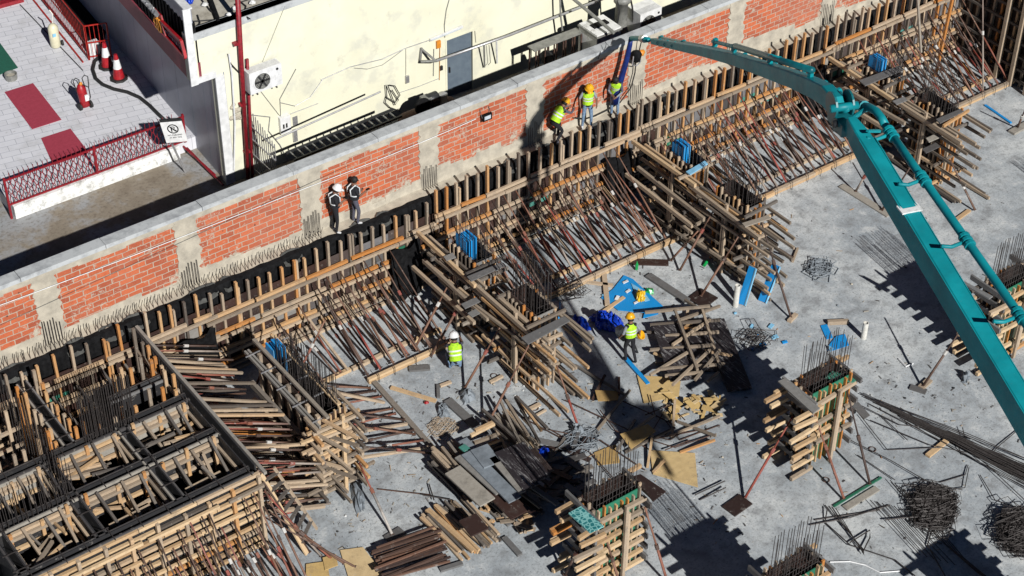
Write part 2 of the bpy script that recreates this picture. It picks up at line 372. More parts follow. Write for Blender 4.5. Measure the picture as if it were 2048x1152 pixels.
# concrete ledge the men stand on, with starter bars along its left half
led = thing('concrete_ledge', 'narrow concrete ledge running along the foot of the brick wall', 'ledge', (0, 2.6, 2.3))
mb = MB(); n = 120
for i in range(n):
    x0 = -21+46*i/n; x1 = -21+46*(i+1)/n
    a0 = 2.36+.05*math.sin(x0*3.1)+.03*math.sin(x0*7.3); a1 = 2.36+.05*math.sin(x1*3.1)+.03*math.sin(x1*7.3)
    z0 = ZL+.02*math.sin(x0*2.3); z1 = ZL+.02*math.sin(x1*2.3)
    mb.hexa([(x0, a0, 2.3), (x1, a1, 2.3), (x1, 2.75, 2.3), (x0, 2.75, 2.3), (x0, a0, z0), (x1, a1, z1), (x1, 2.75, z1+.05), (x0, 2.75, z0+.05)])
mb.build('ledge_top', 'plaster', led)
me = [tubemesh('starter_bar', [(0, 0, -.12), (U(-.03, .03), U(-.02, .02), .2), (U(-.07, .07), U(-.05, .05), .42+U(-.06, .06))], .011, 'rebar', 4) for _ in range(8)]
for i in range(98): inst(R.choice(me), 'starter_bar', led, (-17.6+i*.125+U(-.03, .03), 2.44+U(-.03, .05), ZL))
# black membrane hung over the edge of the excavation
mb = MB(); nx = 900; rows = []
zs = (0, 1.2, 2.2, 2.78, 2.93, 2.965)
def memtop(x): return .02*math.sin(x*1.9)+.018*math.sin(x*5.7+1)+.012*math.sin(x*13)
for i in range(nx+1):
    x = -21+46*i/nx; rib = .045*abs(math.sin(x*math.pi/.19))**.5 + .015*math.sin(x*23)
    t = memtop(x)
    rows.append([(x, 2.27-rib-.02*k, z*(1 if k < 3 else 1)+(t*.5 if k >= 3 else 0)) for k, z in enumerate(zs[:4])] + [(x, 2.24-rib*.5+t*.3, zs[4]+t*.4), (x, 2.36+t*1.0, zs[5]-.01)])
vs = [p for r in rows for p in r]; m_ = len(rows[0])
mb.add(vs, [(i*m_+k, (i+1)*m_+k, (i+1)*m_+k+1, i*m_+k+1) for i in range(nx) for k in range(m_-1)])
one('waterproofing_membrane', mb, 'black', 'black ribbed waterproofing membrane hanging behind the long row of formwork', 'membrane')
for i in range(16):                            # lumps of fresh mortar on the edge
    x = (-17.9, -16.9, -15.6, -13.7, -12.6, -11.8, -9.6, -8.8, -6.6, -3.3, -4.1, 1.6, 3.0, 5.2, 8.1, 11.8)[i]
    w = U(.35, .9); mb = MB(); seg = 9; pts = []
    top = [(x+w*(a/seg-.5), 2.36+.10*math.sin(math.pi*a/seg)+U(0, .03), ZL+.06+U(0, .03)) for a in range(seg+1)]
    bot = [(x+w*(a/seg-.5), 2.14+U(-.02, .02), ZL-.1*math.sin(math.pi*a/seg)-.12) for a in range(seg+1)]
    mb.add(top+bot, [(a, a+1, a+seg+2, a+seg+1) for a in range(seg)])
    mb.add([(p[0], p[1]-.05, p[2]-.05) for p in top+bot], [(a, a+seg+1, a+seg+2, a+1) for a in range(seg)])
    one('mortar_smear', mb, 'mortar', 'lump of dark grey mortar slopped over the ledge edge', 'mortar', 'mortar lumps along the ledge', smooth=True)
# ================================================================ BRICK WALL
YB = 2.78; ZC = 5.36
bw = thing('brick_wall', 'long red hollow brick wall with concrete pillars and a pale coping', 'wall', (0, YB, ZL))
px_ = [(-70, 720), (95, 600), (372, 470), (618, 365), (857, 280), (1070, 190), (1275, 110), (1473, 40), (1660, -20), (1850, -90)]
cols = [atY(a, b, YB).x for a, b in px_]
for i, x in enumerate(cols):
    w = .27; mb = MB(); N = 22; L = []; Rr = []
    for k in range(N+1):
        z = ZL+(ZC-ZL)*k/N; L.append((x-w-U(0, .07)-.1*abs(math.sin(k*1.3+i*2)), z)); Rr.append((x+w+U(-.04, .07)+.12*abs(math.sin(k*.9+i)), z))
    for k in range(N):
        mb.hexa([(L[k][0], YB-.035, L[k][1]), (Rr[k][0], YB-.035, Rr[k][1]), (Rr[k][0], YB+.2, Rr[k][1]), (L[k][0], YB+.2, L[k][1]),
                 (L[k+1][0], YB-.035, L[k+1][1]), (Rr[k+1][0], YB-.035, Rr[k+1][1]), (Rr[k+1][0], YB+.2, Rr[k+1][1]), (L[k+1][0], YB+.2, L[k+1][1])])
    mb.build('pillar', 'plaster', bw)
    if i < len(cols)-1: MB().box(x, cols[i+1], YB+.0, YB+.26, ZL, ZC).build('brick_panel', 'brick', bw)
    if i == 0: MB().box(x-6, x, YB+.0, YB+.26, ZL, ZC).build('brick_panel', 'brick', bw)
x0, x1 = cols[0]-6, cols[-1]+1
mb = MB(); n = 60
for i in range(n):                              # rendered band under the coping, ragged lower edge
    a = x0+(x1-x0)*i/n; b = x0+(x1-x0)*(i+1)/n
    mb.box(a, b, YB-.022, YB, ZC-.16-U(0, .11), ZC)
mb.build('rendered_band', 'plaster', bw)
mb = MB(); n = 90
for i in range(n):                              # ragged plaster skirt at the wall foot
    a = x0+(x1-x0)*i/n; b = x0+(x1-x0)*(i+1)/n
    h = .18+.16*abs(math.sin(a*.9))+U(0, .12)+(.25 if -1.2 < a < 1.5 or 10.5 < a < 14 else 0)
    mb.hexa([(a, YB-.05, ZL), (b, YB-.05, ZL), (b, YB, ZL), (a, YB, ZL), (a, YB-.012, ZL+h), (b, YB-.012, ZL+h), (b, YB, ZL+h), (a, YB, ZL+h)])
mb.build('plaster_skirt', 'plaster', bw)
x = x0
while x < x1:
    l = U(2.2, 3.2); MB().box(x, min(x+l-.015, x1), YB-.06, YB+.34, ZC, ZC+.13+U(0, .012)).build('coping', 'coping', bw); x += l
# bunches of bars left at the pillar feet
for i, x in enumerate(cols[1:-1]):
    t = thing('pillar_starter_bars', 'thin vertical bars at the foot of the %s wall pillar from the left' % ['first', 'second', 'third', 'fourth', 'fifth', 'sixth', 'seventh', 'eighth'][i], 'rebar', (x, YB-.2, ZL), 'bars at the pillar feet')
    for k in range(7):
        xx = x-.33+k*.085; h = U(.65, .95)
        MB().poly([(xx+.05, YB-.18, ZL-.02), (xx, YB-.15, ZL+.1), (xx+U(-.02, .02), YB-.12, ZL+h)], .011, 4).build('bar', 'rebar', t)
# pale washing line sagging along the wall
def wallwire(a, b, sag, r, mat, lab, Y=YB-.12, n=16):
    A = atY(*a, Y); B = atY(*b, Y); pts = [A.lerp(B, i/n)-V((0, 0, sag*4*(i/n)*(1-i/n))) for i in range(n+1)]
    return one('wire', MB().poly(pts, r, 4), mat, lab, 'wire')
wallwire((-20, 618), (612, 376), .05, .012, 'white', 'white cable strung along the left half of the brick wall')
wallwire((612, 376), (952, 238), .05, .012, 'white', 'white cable running along the brick wall up to the small floodlight')
wallwire((-20, 660), (700, 330), .0, .006, 'darksteel', 'thin dark wire crossing the bricks at the left')
t = thing('floodlight', 'small black floodlight fixed on the middle of the brick wall', 'lamp', atY(968, 229, YB))
P = atY(968, 229, YB)
MB().box(P.x-.17, P.x+.17, YB-.2, YB-.14, P.z-.12, P.z+.12).build('lamp_housing', 'black', t)
MB().box(P.x-.12, P.x+.12, YB-.205, YB-.2, P.z-.07, P.z+.06).build('lamp_glass', 'glass', t)
MB().poly([(P.x-.17, YB-.15, P.z), (P.x-.17, YB, P.z+.26), (P.x+.17, YB, P.z+.26), (P.x+.17, YB-.15, P.z)], .012, 5).build('bracket', 'darksteel', t)
# ================================================================ CREAM BUILDING
YC = 7.2; bd = V((.075, .997, 0)).normalized(); bn = V((-bd.y, bd.x, 0))      # side wall direction and outward normal
P0 = V((atY(452, 345, YC).x, YC, ZS)); RZ = atY(487, 33, YC).z
bl = thing('building', 'cream painted building with grey clad side wall and dark grey service door', 'building', P0)
PF = V((atY(384, 166, YC).x, YC, 0))            # front corner of the overhanging fascia box
zf0 = atY(384, 166, YC).z; zf1 = atY(375, 133, YC).z; zf2 = atY(363, 54, YC).z; zf3 = atY(363, 24, YC).z
DW = atY(893, 82, YC), atY(945, 172, YC)
dx0, dx1, dz1 = DW[0].x, DW[1].x, atY(944, 62, YC).z
mb = MB()
E_ = 40.
mb.box(P0.x, dx0, YC, YC+.3, ZS, RZ); mb.box(dx1, E_, YC, YC+.3, ZS, RZ); mb.box(dx0, dx1, YC, YC+.3, dz1, RZ)
mb.box(PF.x, P0.x, YC, YC+.3, zf0, RZ)
mb.build('wall', 'cream', bl)
L2 = 30
def sidebox(P, z0, z1, th, off=0, l0=0, l1=L2):
    a = V((P.x, P.y, 0))+bn*off+bd*l0; b = V((P.x, P.y, 0))+bn*off+bd*l1; i = -bn*th
    return [(a.x, a.y, z0), (a.x+i.x, a.y+i.y, z0), (b.x+i.x, b.y+i.y, z0), (b.x, b.y, z0), (a.x, a.y, z1), (a.x+i.x, a.y+i.y, z1), (b.x+i.x, b.y+i.y, z1), (b.x, b.y, z1)]
mb = MB(); l = .02
MB().hexa(sidebox(P0, ZS, zf0, .3, 0, .02)).build('side_wall', 'grey', bl)
mb = MB()
for i in range(1, 24): mb.hexa(sidebox(P0, ZS+.3, zf0-.02, .02, .003, i*1.15, i*1.15+.006))
mb.build('cladding_joint', 'coverfab', bl)
MB().hexa(sidebox(PF, zf0, zf1, .35, 0, .02)).build('fascia', 'maroon', bl)
MB().hexa(sidebox(PF, zf1, zf2, .2, -.12, .02)).build('slat_backing', 'black', bl)
mb = MB()
for i in range(70): mb.hexa(sidebox(PF, zf1+.02, zf2+.04, .07, -.04, .15+i*.27, .27+i*.27))
mb.build('slats', 'black', bl)
MB().hexa(sidebox(PF, zf2, zf3, .2, -.05, .02)).build('parapet_panel', 'grey', bl)
MB().hexa(sidebox(PF, zf3, zf3+.05, .26, -.02, .0)).build('parapet_cap', 'white', bl)
PW = abs((PF-P0).x)
mb = MB().box(PF.x-.05, PF.x+.2, YC-.05, YC+.0, zf0-.1, zf3+.06)
mb.box(PF.x+.2, P0.x+.02, YC-.045, YC+.0, zf0-.08, zf0+.12)
mb.box(P0.x-.03, P0.x+.27, YC-.05, YC, ZS, zf0-.08)
mb.build('white_trim', 'white', bl)
MB().box(PF.x+.2, E_, YC-.03, YC+.32, RZ-.24, RZ).build('roof_edge', 'coping', bl)
MB().box(PF.x+.3, E_, YC+.32, YC+.36, RZ-.2, RZ+.01).build('roof_flashing', 'black', bl)
MB().box(PF.x+.3, E_, YC+.42, YC+30, RZ-.5, RZ-.08).build('roof', 'roof', bl)
MB().box(dx0, dx1, YC+.06, YC+.1, ZS, dz1).build('door', 'coverfab', bl)
f = MB().box(dx0-.06, dx0, YC-.02, YC+.04, ZS, dz1+.06); f.box(dx1, dx1+.05, YC-.02, YC+.04, ZS, dz1+.06); f.box(dx0, dx1, YC-.02, YC+.04, dz1, dz1+.05)
f.build('door_frame', 'cream', bl)
MB().box(dx0+.1, dx0+.14, YC-.01, YC+.06, ZS+1., ZS+1.2).build('door_handle', 'darksteel', bl)
# red sign on the slats
def sidept(px, py, off=.12): return atP(px, py, PF+bn*off, bn)
sg = thing('shop_sign', 'red framed sign board mounted on the black slats of the fascia', 'sign', sidept(350, 80))
def signpanel(c4, mat, name, par, t=.05):
    pts = [sidept(*c) for c in c4]; vs = pts+[p-bn*t for p in pts]
    MB().add(vs, []) if 0 else None
    m = MB(); m.add(vs, [(0, 1, 2, 3), (7, 6, 5, 4), (0, 4, 5, 1), (1, 5, 6, 2), (2, 6, 7, 3), (3, 7, 4, 0)]); return m.build(name, mat, par)
signpanel([(324, 44), (362, 82), (371, 114), (333, 72)], 'maroon', 'sign_face', sg)
for a, b in (((323, 43), (362, 81)), ((362, 81), (371, 115)), ((333, 73), (371, 115)), ((324, 44), (333, 73))):
    MB().beam(sidept(*a, .15), sidept(*b, .15), .09, .09).build('sign_frame', 'red', sg)
mb = MB()
for k in range(9):
    a = sidept(331+k*3.6, 60+k*4.0+(k % 3), .14); b = sidept(332+k*3.6, 65+k*4.0-(k % 2)*2, .14); mb.tube(a, b, .018, n=4)
mb.build('sign_lettering', 'silver', sg)
sg = thing('emblem_sign', 'small red board with an orange emblem beside the red framed sign', 'sign', sidept(315, 40))
signpanel([(305, 15), (321, 31), (325, 45), (309, 28)], 'red', 'sign_face', sg)
mb = MB()
for k in range(2):
    c = sidept(314+k*5, 46+k*6, .16); mb.poly([c+bd*(.17*math.cos(a))+V((0, 0, .2*math.sin(a))) for a in [i*math.pi/4 for i in range(8)]], .045, 5, closed=True)
mb.build('emblem', 'orange', sg)
mb = MB()
for k in range(26): c = sidept(286+k*1.1, -2+k*1.25, .2+U(-.05, .1)); mb.lathe(c, [(.02, -.08), (.09, 0), (.03, .09)], 5, (U(-1, 1), U(-1, 1), 1))
one('foil_wrapping', mb, 'silver', 'crumpled white foil hanging on the slats above the red sign', 'foil')
# roof debris
tag(MB().poly([at(418, -6, RZ-.05), at(437, 45, RZ-.05)], .09, 6).build('roof_pipe', 'black'), 'black pipe lying across the dusty roof', 'pipe')
for i, L in enumerate([[(400, -5), (420, 20), (441, 38)], [(370, 44), (420, 40), (475, 36)], [(388, 60), (400, 46), (395, 30)], [(470, -5), (492, 12), (488, 30), (500, 38)], [(480, 25), (470, 8), (500, -2)]]):
    one('roof_cable', MB().poly([at(a, b, RZ-.03) for a, b in L], .022, 5), 'rubber', 'loose black cable lying on the roof, %s' % ['beside the roof pipe', 'running along the roof edge', 'coiled at the roof corner', 'bent around the red riser', 'crossing behind the red riser'][i], 'cable')
mb = MB()
for k in range(14):
    c = at(378+U(-8, 8), 3+U(-5, 6), RZ); mb.lathe(c, [(.03, 0), (U(.05, .1), .08), (.02, .17)], 6, (U(-.5, .5), U(-.5, .5), 1))
one('blue_rag', mb, 'tarp', 'crumpled blue plastic rag on the roof corner', 'rag', smooth=True)
for k, (a, b) in enumerate([(458, 33), (505, 8), (470, 20), (410, 12), (530, -2)]):
    c = at(a, b, RZ-.07); one('rubble', MB().lathe(c, [(.05, 0), (.12, .05), (.04, .13)], 6), 'peel', 'pale lump of rubble on the roof', 'rubble', 'rubble on the roof')
# red risers at the corner
rp = thing('red_standpipe', 'tall dark red standpipe running up the building corner past the roof', 'pipe', atY(497, 350, YC-.12))
A = atY(499, 350, YC-.15); T = atY(474, -40, YC-.15)
MB().tube((A.x-.06, A.y, ZS), (T.x+.02, T.y, T.z+1), .065, .09, 8).build('pipe', 'redfence', rp, smooth=True)
MB().tube((A.x+.10, A.y, ZS), (atY(493, 120, YC-.15).x+.03, A.y, atY(489, 120, YC-.15).z), .05, .05, 8).build('pipe', 'redfence', rp, smooth=True)
for z in (3.4, 5.2, 7.4): MB().box(A.x-.08, A.x+.12, A.y-.03, YC, z, z+.07).build('clamp', 'redfence', rp)
tag(MB().poly([atY(458, 108, YC-.08), atY(464, 150, YC-.08), atY(470, 250, YC-.08), atY(468, 340, YC-.08)], .03, 6).build('drain_pipe', 'white'), 'thin white pipe bending down beside the red standpipe', 'pipe')
one('wall_cable', MB().poly([atY(456, 108, YC-.05), atY(462, 128, YC-.1), atY(478, 145, YC-.05)], .02, 5), 'rubber', 'black cable looping from a hole near the building corner', 'cable')
mb = MB()
for k in range(16):
    c = atY(472+U(-9, 9), 222+U(-14, 14), YC-.02); mb.lathe(c, [(.07, -.02), (U(.05, .1), .02), (.02, .05)], 6, (0, -1, 0))
one('broken_plaster', mb, 'plaster', 'broken plaster patch on the wall behind the red standpipe', 'plaster patch')
# white grille beside the corner
gr = thing('metal_grille', 'white barred metal grille standing at the foot of the building corner', 'grille', (-5.05, 6.4, ZS))
for k in range(11): MB().beam((-5.05, YC-.1-k*.14, ZS+.02), (-5.05, YC-.1-k*.14, 4.9-k*.05), .025, .025).build('bar', 'silver', gr)
for z in (2.6, 3.2, 3.8, 4.3): MB().beam((-5.08, YC, z), (-5.08, YC-1.55, z), .03, .04).build('rail', 'silver', gr)
# air conditioner
def acunit(C, w, d, h, lab, mat='white', brackets=True):
    t = thing('air_conditioner', lab, 'air conditioner', C); x, y, z = C
    MB().box(x-w/2, x+w/2, y-d, y, z, z+h).build('casing', mat, t)
    m = MB(); cx = x-w*.12
    m.lathe((cx, y-d-.004, z+h*.48), [(h*.40, -.02), (h*.42, .012), (h*.37, .014), (h*.365, .0)], 22, (0, -1, 0))
    fr_ = m.build('fan_ring', 'white', t)
    MB().lathe((cx, y-d-.002, z+h*.48), [(h*.36, 0), (h*.36, .012)], 22, (0, -1, 0)).build('fan_opening', 'olive', t)
    m = MB()
    for k in range(6):
        a = k*math.pi/3; m.beam((cx, y-d-.02, z+h*.48), (cx+h*.33*math.cos(a), y-d-.02, z+h*.48+h*.33*math.sin(a)), .07, .006, (0, -1, 0))
    for rr in (.12, .2, .28, .35): m.poly([(cx+h*rr*math.cos(a*.5236), y-d-.03, z+h*.48+h*rr*math.sin(a*.5236)) for a in range(12)], .006, 4, closed=True)
    m.build('fan_grille', 'darksteel', fr_)
    m = MB()
    for k in range(7): m.box(x-w/2+.04, x+w/2-.04, y-d+.04+k*.045, y-d+.05+k*.045, z+h, z+h+.006)
    m.build('top_vent', 'silver', t)
    m = MB().box(x+w*.28, x+w*.44, y-d-.008, y-d, z+h*.30, z+h*.55); m.build('label', 'white', t)
    MB().lathe((x+w*.36, y-d-.004, z+h*.8), [(.045, 0), (.045, .01)], 12, (0, -1, 0)).build('logo', 'darksteel', t)
    if brackets:
        for s in (-.3, .3):
            MB().beam((x+w*s, YC, z-.03), (x+w*s, y-d-.03, z-.03), .04, .05).build('bracket', 'darksteel', t)
C = atY(497, 190, YC-.38); D_ = atY(562, 178, YC-.38); H_ = atY(500, 140, YC-.38)
acunit(((C.x+D_.x)/2+.05, YC-.08, C.z), (D_.x-C.x), .36, H_.z-C.z-.1, 'white air conditioner unit with round fan mounted high on the cream wall')
def wallbox(px0, py0, px1, py1, d, mat, name, lab, cat, extra=None):
    A = atY(px0, py0, YC-d); B = atY(px1, py1, YC-d); t = thing(name, lab, cat, (A.x, YC, B.z))
    MB().box(A.x, B.x, YC-d, YC, B.z, A.z).build('box', mat, t)
    if extra:
        MB().box(A.x+.08, A.x+.14, YC-d-.01, YC-d, B.z+.2, A.z-.25).build('meter_window', 'darksteel', t)
        MB().box(A.x+.19, A.x+.25, YC-d-.01, YC-d, B.z+.2, A.z-.25).build('meter_window', 'darksteel', t)
    return t
wallbox(560, 238, 583, 262, .14, 'white', 'electric_meter_box', 'white electric meter box on the cream wall right of the grille', 'meter box', 1)
wallbox(587, 262, 596, 282, .1, 'silver', 'junction_box', 'small grey junction box hanging below the meter box', 'junction box')
wallbox(585, 235, 596, 248, .02, 'silver', 'wall_plate', 'flat grey plate on the wall beside the meter box', 'plate')
wallbox(874, 84, 882, 95, .08, 'orange', 'switch_box', 'small brown switch box left of the service door', 'switch box')
wallbox(812, 154, 819, 165, .08, 'silver', 'socket_box', 'tiny grey box on the cream wall above the compressor', 'socket box')
wallbox(880, 134, 886, 140, .06, 'darksteel', 'socket_box', 'tiny dark socket beside the lower door edge', 'socket box')
# tube lamp over the door
t = thing('tube_lamp', 'long white tube lamp fixed above the service door', 'lamp', atY(890, 65, YC))
MB().beam(atY(860, 80, YC-.06), atY(925, 53, YC-.06), .07, .08).build('lamp_body', 'white', t); MB().tube(atY(863, 81, YC-.12), atY(922, 57, YC-.12), .02).build('lamp_tube', 'glass', t)
# cables and conduits on the wall
def wc(L, r, mat, lab, d=.04, cat='cable', name='wall_cable'):
    return one(name, MB().poly([atY(a, b, YC-d) for a, b in L], r*.8, 5), 'olive' if mat == 'darksteel' else mat, lab, cat)
wc([(560, 205), (590, 212), (620, 195), (645, 160)], .014, 'silver', 'grey cable drooping from the left end of the wall conduit')
wc([(642, 160), (700, 134), (765, 118), (810, 97), (860, 80)], .02, 'silver', 'long thin conduit running from the meter box to the tube lamp', name='conduit', cat='conduit')
wc([(709, 136), (735, 138), (765, 130), (790, 112), (808, 98)], .012, 'darksteel', 'thin cable sagging under the wall conduit')
wc([(560, 198), (592, 138)], .014, 'darksteel', 'straight thin rod leaning on the wall right of the air conditioner')
wc([(560, 198), (562, 238)], .012, 'silver', 'short conduit dropping into the meter box')
wc([(522, 183), (560, 232)], .008, 'darksteel', 'thin black wire from the air conditioner to the meter box')
wc([(525, 124), (570, 12)], .006, 'darksteel', 'thin black wire rising from the air conditioner to the roof')
wc([(581, 228), (636, 207)], .016, 'silver', 'short grey conduit slanting right of the meter box')
wc([(496, 229), (540, 234), (537, 262), (560, 290), (575, 320)], .02, 'silver', 'bent grey conduit left of the meter box')
wc([(900, -5), (893, 20), (889, 50), (890, 75)], .012, 'darksteel', 'twin thin cables dropping from the roof to the tube lamp')
wc([(812, 98), (812, 156)], .008, 'darksteel', 'thin wire dropping to the tiny grey box')
wc([(880, 95), (879, 160)], .012, 'orange', 'rusty pipe below the brown switch box')
wc([(868, 98), (867, 152)], .014, 'silver', 'short grey pipe left of the service door')
wc([(950, 62), (952, 85)], .01, 'darksteel', 'thin wire right of the door top')
wc([(800, 185), (840, 172), (878, 157)], .014, 'silver', 'low conduit above the compressor')
for i, L in enumerate([[(772, 170), (774, 195), (790, 205), (800, 190), (790, 172), (778, 170)], [(776, 172), (790, 210), (797, 200), (784, 180)], [(774, 190), (770, 205), (780, 215), (800, 222)]]):
    wc(L, .022, 'rubber', 'coil of black hose hanging on the wall, %s loop' % ['outer', 'inner', 'lower'][i], .12, 'hose', 'hanging_hose')
# pipes crossing the door on stand-offs
t = thing('pipe_run', 'long grey pipe running across the service door to the upper right', 'pipe', atY(840, 120, YC-.4))
pts = [atY(872, 122, YC-.4), atY(1020, 70, YC-.4), atY(1160, 15, YC-.4), atY(1240, -15, YC-.4)]
MB().poly(pts, .045, 8).build('pipe', 'silver', t, smooth=True)
MB().poly([atY(843, 96, YC-.05), atY(840, 120, YC-.05), atY(842, 123, YC-.2), atY(872, 122, YC-.4)], .045, 8).build('elbow', 'olive', t, smooth=True)
MB().poly([atY(842, 97, YC-.05), atY(872, 122, YC-.4)], .04, 8).build('elbow', 'olive', t)
for a, b in ((968, 90), (993, 82)): MB().poly([atY(a, b, YC-.4), atY(a+1, b+44, YC-.1)], .03, 6).build('down_pipe', 'white' if a > 980 else 'olive', t)
wc([(978, 90), (981, 125), (976, 130)], .014, 'rubber', 'dark bottle-shaped hose hanging right of the door', .2)
tag(MB().poly([atY(1120, -10, YC-.5), atY(1121, 30, YC-.5), atY(1126, 70, YC-.5)], .035, 6).build('steel_post', 'olive'), 'slender steel post standing before the upper pipe run', 'post')
tag(MB().poly([V((atY(1228, 66, 4.3).x, 4.3, atY(1228, 66, 4.3).z)), atY(1140, -8, YC-.6)], .06, 8).build('leaning_pole', 'olive'), 'brown pole leaning from the brick wall up to the cream wall', 'pole')
# yard behind the brick wall
t = thing('air_compressor', 'old air compressor with a rusty tank and black motor beside the cream wall', 'compressor', atY(850, 205, 6.2))
A = atY(800, 235, 6.2); B = atY(912, 190, 6.2); z = 2.85
MB().lathe((A.x, 6.2, z+.05), [(.12, 0), (.3, .08), (.34, .3), (.34, 1.9), (.3, 2.1), (.12, 2.2)], 16, (1, 0, 0)).build('tank', M['rust'], t, smooth=True)
MB().lathe((A.x+1.2, 6.15, z+.62), [(.1, -.2), (.22, -.15), (.22, .25), (.1, .3)], 12, (1, 0, 0)).build('motor', 'darksteel', t, smooth=True)
MB().lathe((A.x+.75, 6.0, z+.62), [(.3, 0), (.3, .08)], 18, (0, -1, 0)).build('flywheel', 'black', t)
MB().box(A.x+.85, A.x+1.15, 6., 6.3, z+.35, z+.8).build('pump', 'olive', t)
MB().lathe((A.x+1.65, 6.1, z+.3), [(.14, 0), (.16, .4), (.05, .45)], 12).build('filter', 'silver', t)
for sx in (.4, 1.8):
    MB().beam((A.x+sx, 6.2, ZS), (A.x+sx, 6.2, z-.2), .08, .3).build('foot', 'darksteel', t)
t = thing('metal_ladder', 'long metal ladder lying in shade behind the brick wall', 'ladder', (-1.5, 5.4, 2.9))
A = atY(585, 318, 5.3); B = atY(800, 222, 5.3)
for dy in (0, .5): MB().beam(V((A.x, 5.2+dy, A.z)), V((B.x, 5.2+dy, A.z+.1)), .05, .08).build('rail', 'darksteel', t)
for k in range(15):
    x = A.x+(B.x-A.x)*(k+.5)/15; MB().beam((x, 5.2, A.z), (x, 5.7, A.z), .04, .04).build('rung', 'olive', t)
tag(MB().poly([V((A.x-.2, 5.9, A.z+.5)), V((B.x-.3, 5.95, A.z+.75))], .03, 6).build('long_pipe', 'silver'), 'thin pale pipe lying along the foot of the cream wall above the ladder', 'pipe')
t = thing('steel_rack', 'rusty steel trestle rack standing behind the brick wall right of the door', 'rack', atY(1110, 150, 5.6))
A = atY(1062, 98, 5.8); B = atY(1160, 60, 5.8)
MB().beam(A, V((B.x, A.y, A.z)), .4, .04).build('rack_top', 'olive', t)
for k in range(6):
    x = A.x+(B.x-A.x)*(k+.2)/5.4
    for dy in (-.18, .18): MB().beam((x, 5.8+dy, ZS), (x, 5.8+dy, A.z), .04, .04).build('leg', 'rust', t)
MB().lathe((A.x+.55, 5.6, A.z-.45), [(.28, -.04), (.28, .04)], 18, (1, .3, 0)).build('spare_wheel', 'rubber', t)
t = thing('water_tank', 'grimy white box shaped tank standing behind the wall near the hose', 'tank', atY(1200, 70, 5.))
C = atY(1205, 52, 5.2)
mb = MB().box(C.x-.55, C.x+.5, 4.8, 5.8, ZS, C.z); mb.build('tank_body', 'peel', t)
MB().box(C.x-.35, C.x+.3, 5.2, 5.45, C.z, C.z+.05).build('hatch', 'black', t)
MB().box(C.x-.58, C.x+.53, 4.77, 5.83, C.z-.12, C.z-.05).build('tank_rim', 'olive', t)
t = thing('cylinder_pump', 'tall dark cylinder pump with hoses beside the white tanks', 'pump', atY(1240, 30, 5.2))
C = atY(1243, 26, 5.4)
MB().lathe((C.x, 5.4, ZS), [(.28, 0), (.3, .1), (.3, 1.4), (.22, 1.6), (.22, 2.6), (.3, 2.62), (.3, 2.8)], 14).build('barrel', 'olive', t, smooth=True)
for s in (-.4, .42): MB().poly([(C.x+s, 5.3, ZS), (C.x+s*1.1, 5.2, ZS+1.2), (C.x+s*.7, 5.2, ZS+2.4), (C.x+s*.6, 5.4, ZS+3)], .035, 5).build('hose', 'rubber', t)
acunit((atY(1295, 20, 5.).x, 5.5, ZS+1.35), .95, .7, .9, 'white condenser cabinet standing at the upper edge beside the pump', 'white', False)
MB_ = MB().box(atY(1295, 20, 5.).x-.5, atY(1295, 20, 5.).x+1.1, 4.7, 5.7, ZS, ZS+1.33)
one('plinth', MB_, 'peel', 'pale plinth under the condenser cabinet', 'plinth')
# ================================================================ TILED FORECOURT, left
ZP = 2.88
def gp(x, y): return at(x, y, ZP)
fl = at(10, 440, ZP); fr = at(372, 322, ZP)
A = V((-40, 8.75, ZP)); fy = at(205, 372, ZP).y
ff = [gp(30, 408), gp(356, 290)]
cl = V((P0.x, P0.y, 0)); 
FL = V((atY(30, 400, 8.9).x, 8.95, ZP)); FR = V((P0.x-.05, 8.35, ZP))
FL = gp(22, 408); FR = gp(352, 287)
dirF = (FR-FL).normalized(); side = V((-dirF.y, dirF.x, 0))
E1 = FR+dirF*.9; N = 30
corner = V((P0.x, P0.y, ZP))
q = [FL, E1, E1+bd*26, FL+side*26-dirF*0]
m = MB(); m.add([V((p.x, p.y, ZP)) for p in q]+[V((p.x, p.y, ZS)) for p in q], [(0, 1, 2, 3), (0, 4, 5, 1), (3, 7, 4, 0), (2, 6, 7, 3), (1, 5, 6, 2)])
struct(m.build('pavement', 'tiles'))
lw = MB(); nn = 40
for i in range(nn):
    a = FL+dirF*((FR-FL).length*i/nn); b = FL+dirF*((FR-FL).length*(i+1)/nn); o = -side*.22
    z = ZP+.03
    lw.hexa([(a.x+o.x, a.y+o.y, ZS), (b.x+o.x, b.y+o.y, ZS), (b.x, b.y, ZS), (a.x, a.y, ZS), (a.x+o.x, a.y+o.y, z+U(-.03, .02)), (b.x+o.x, b.y+o.y, z+U(-.03, .02)), (b.x, b.y, z), (a.x, a.y, z)])
one('low_wall', lw, 'peel', 'low peeling white wall carrying the dark red railing', 'wall')
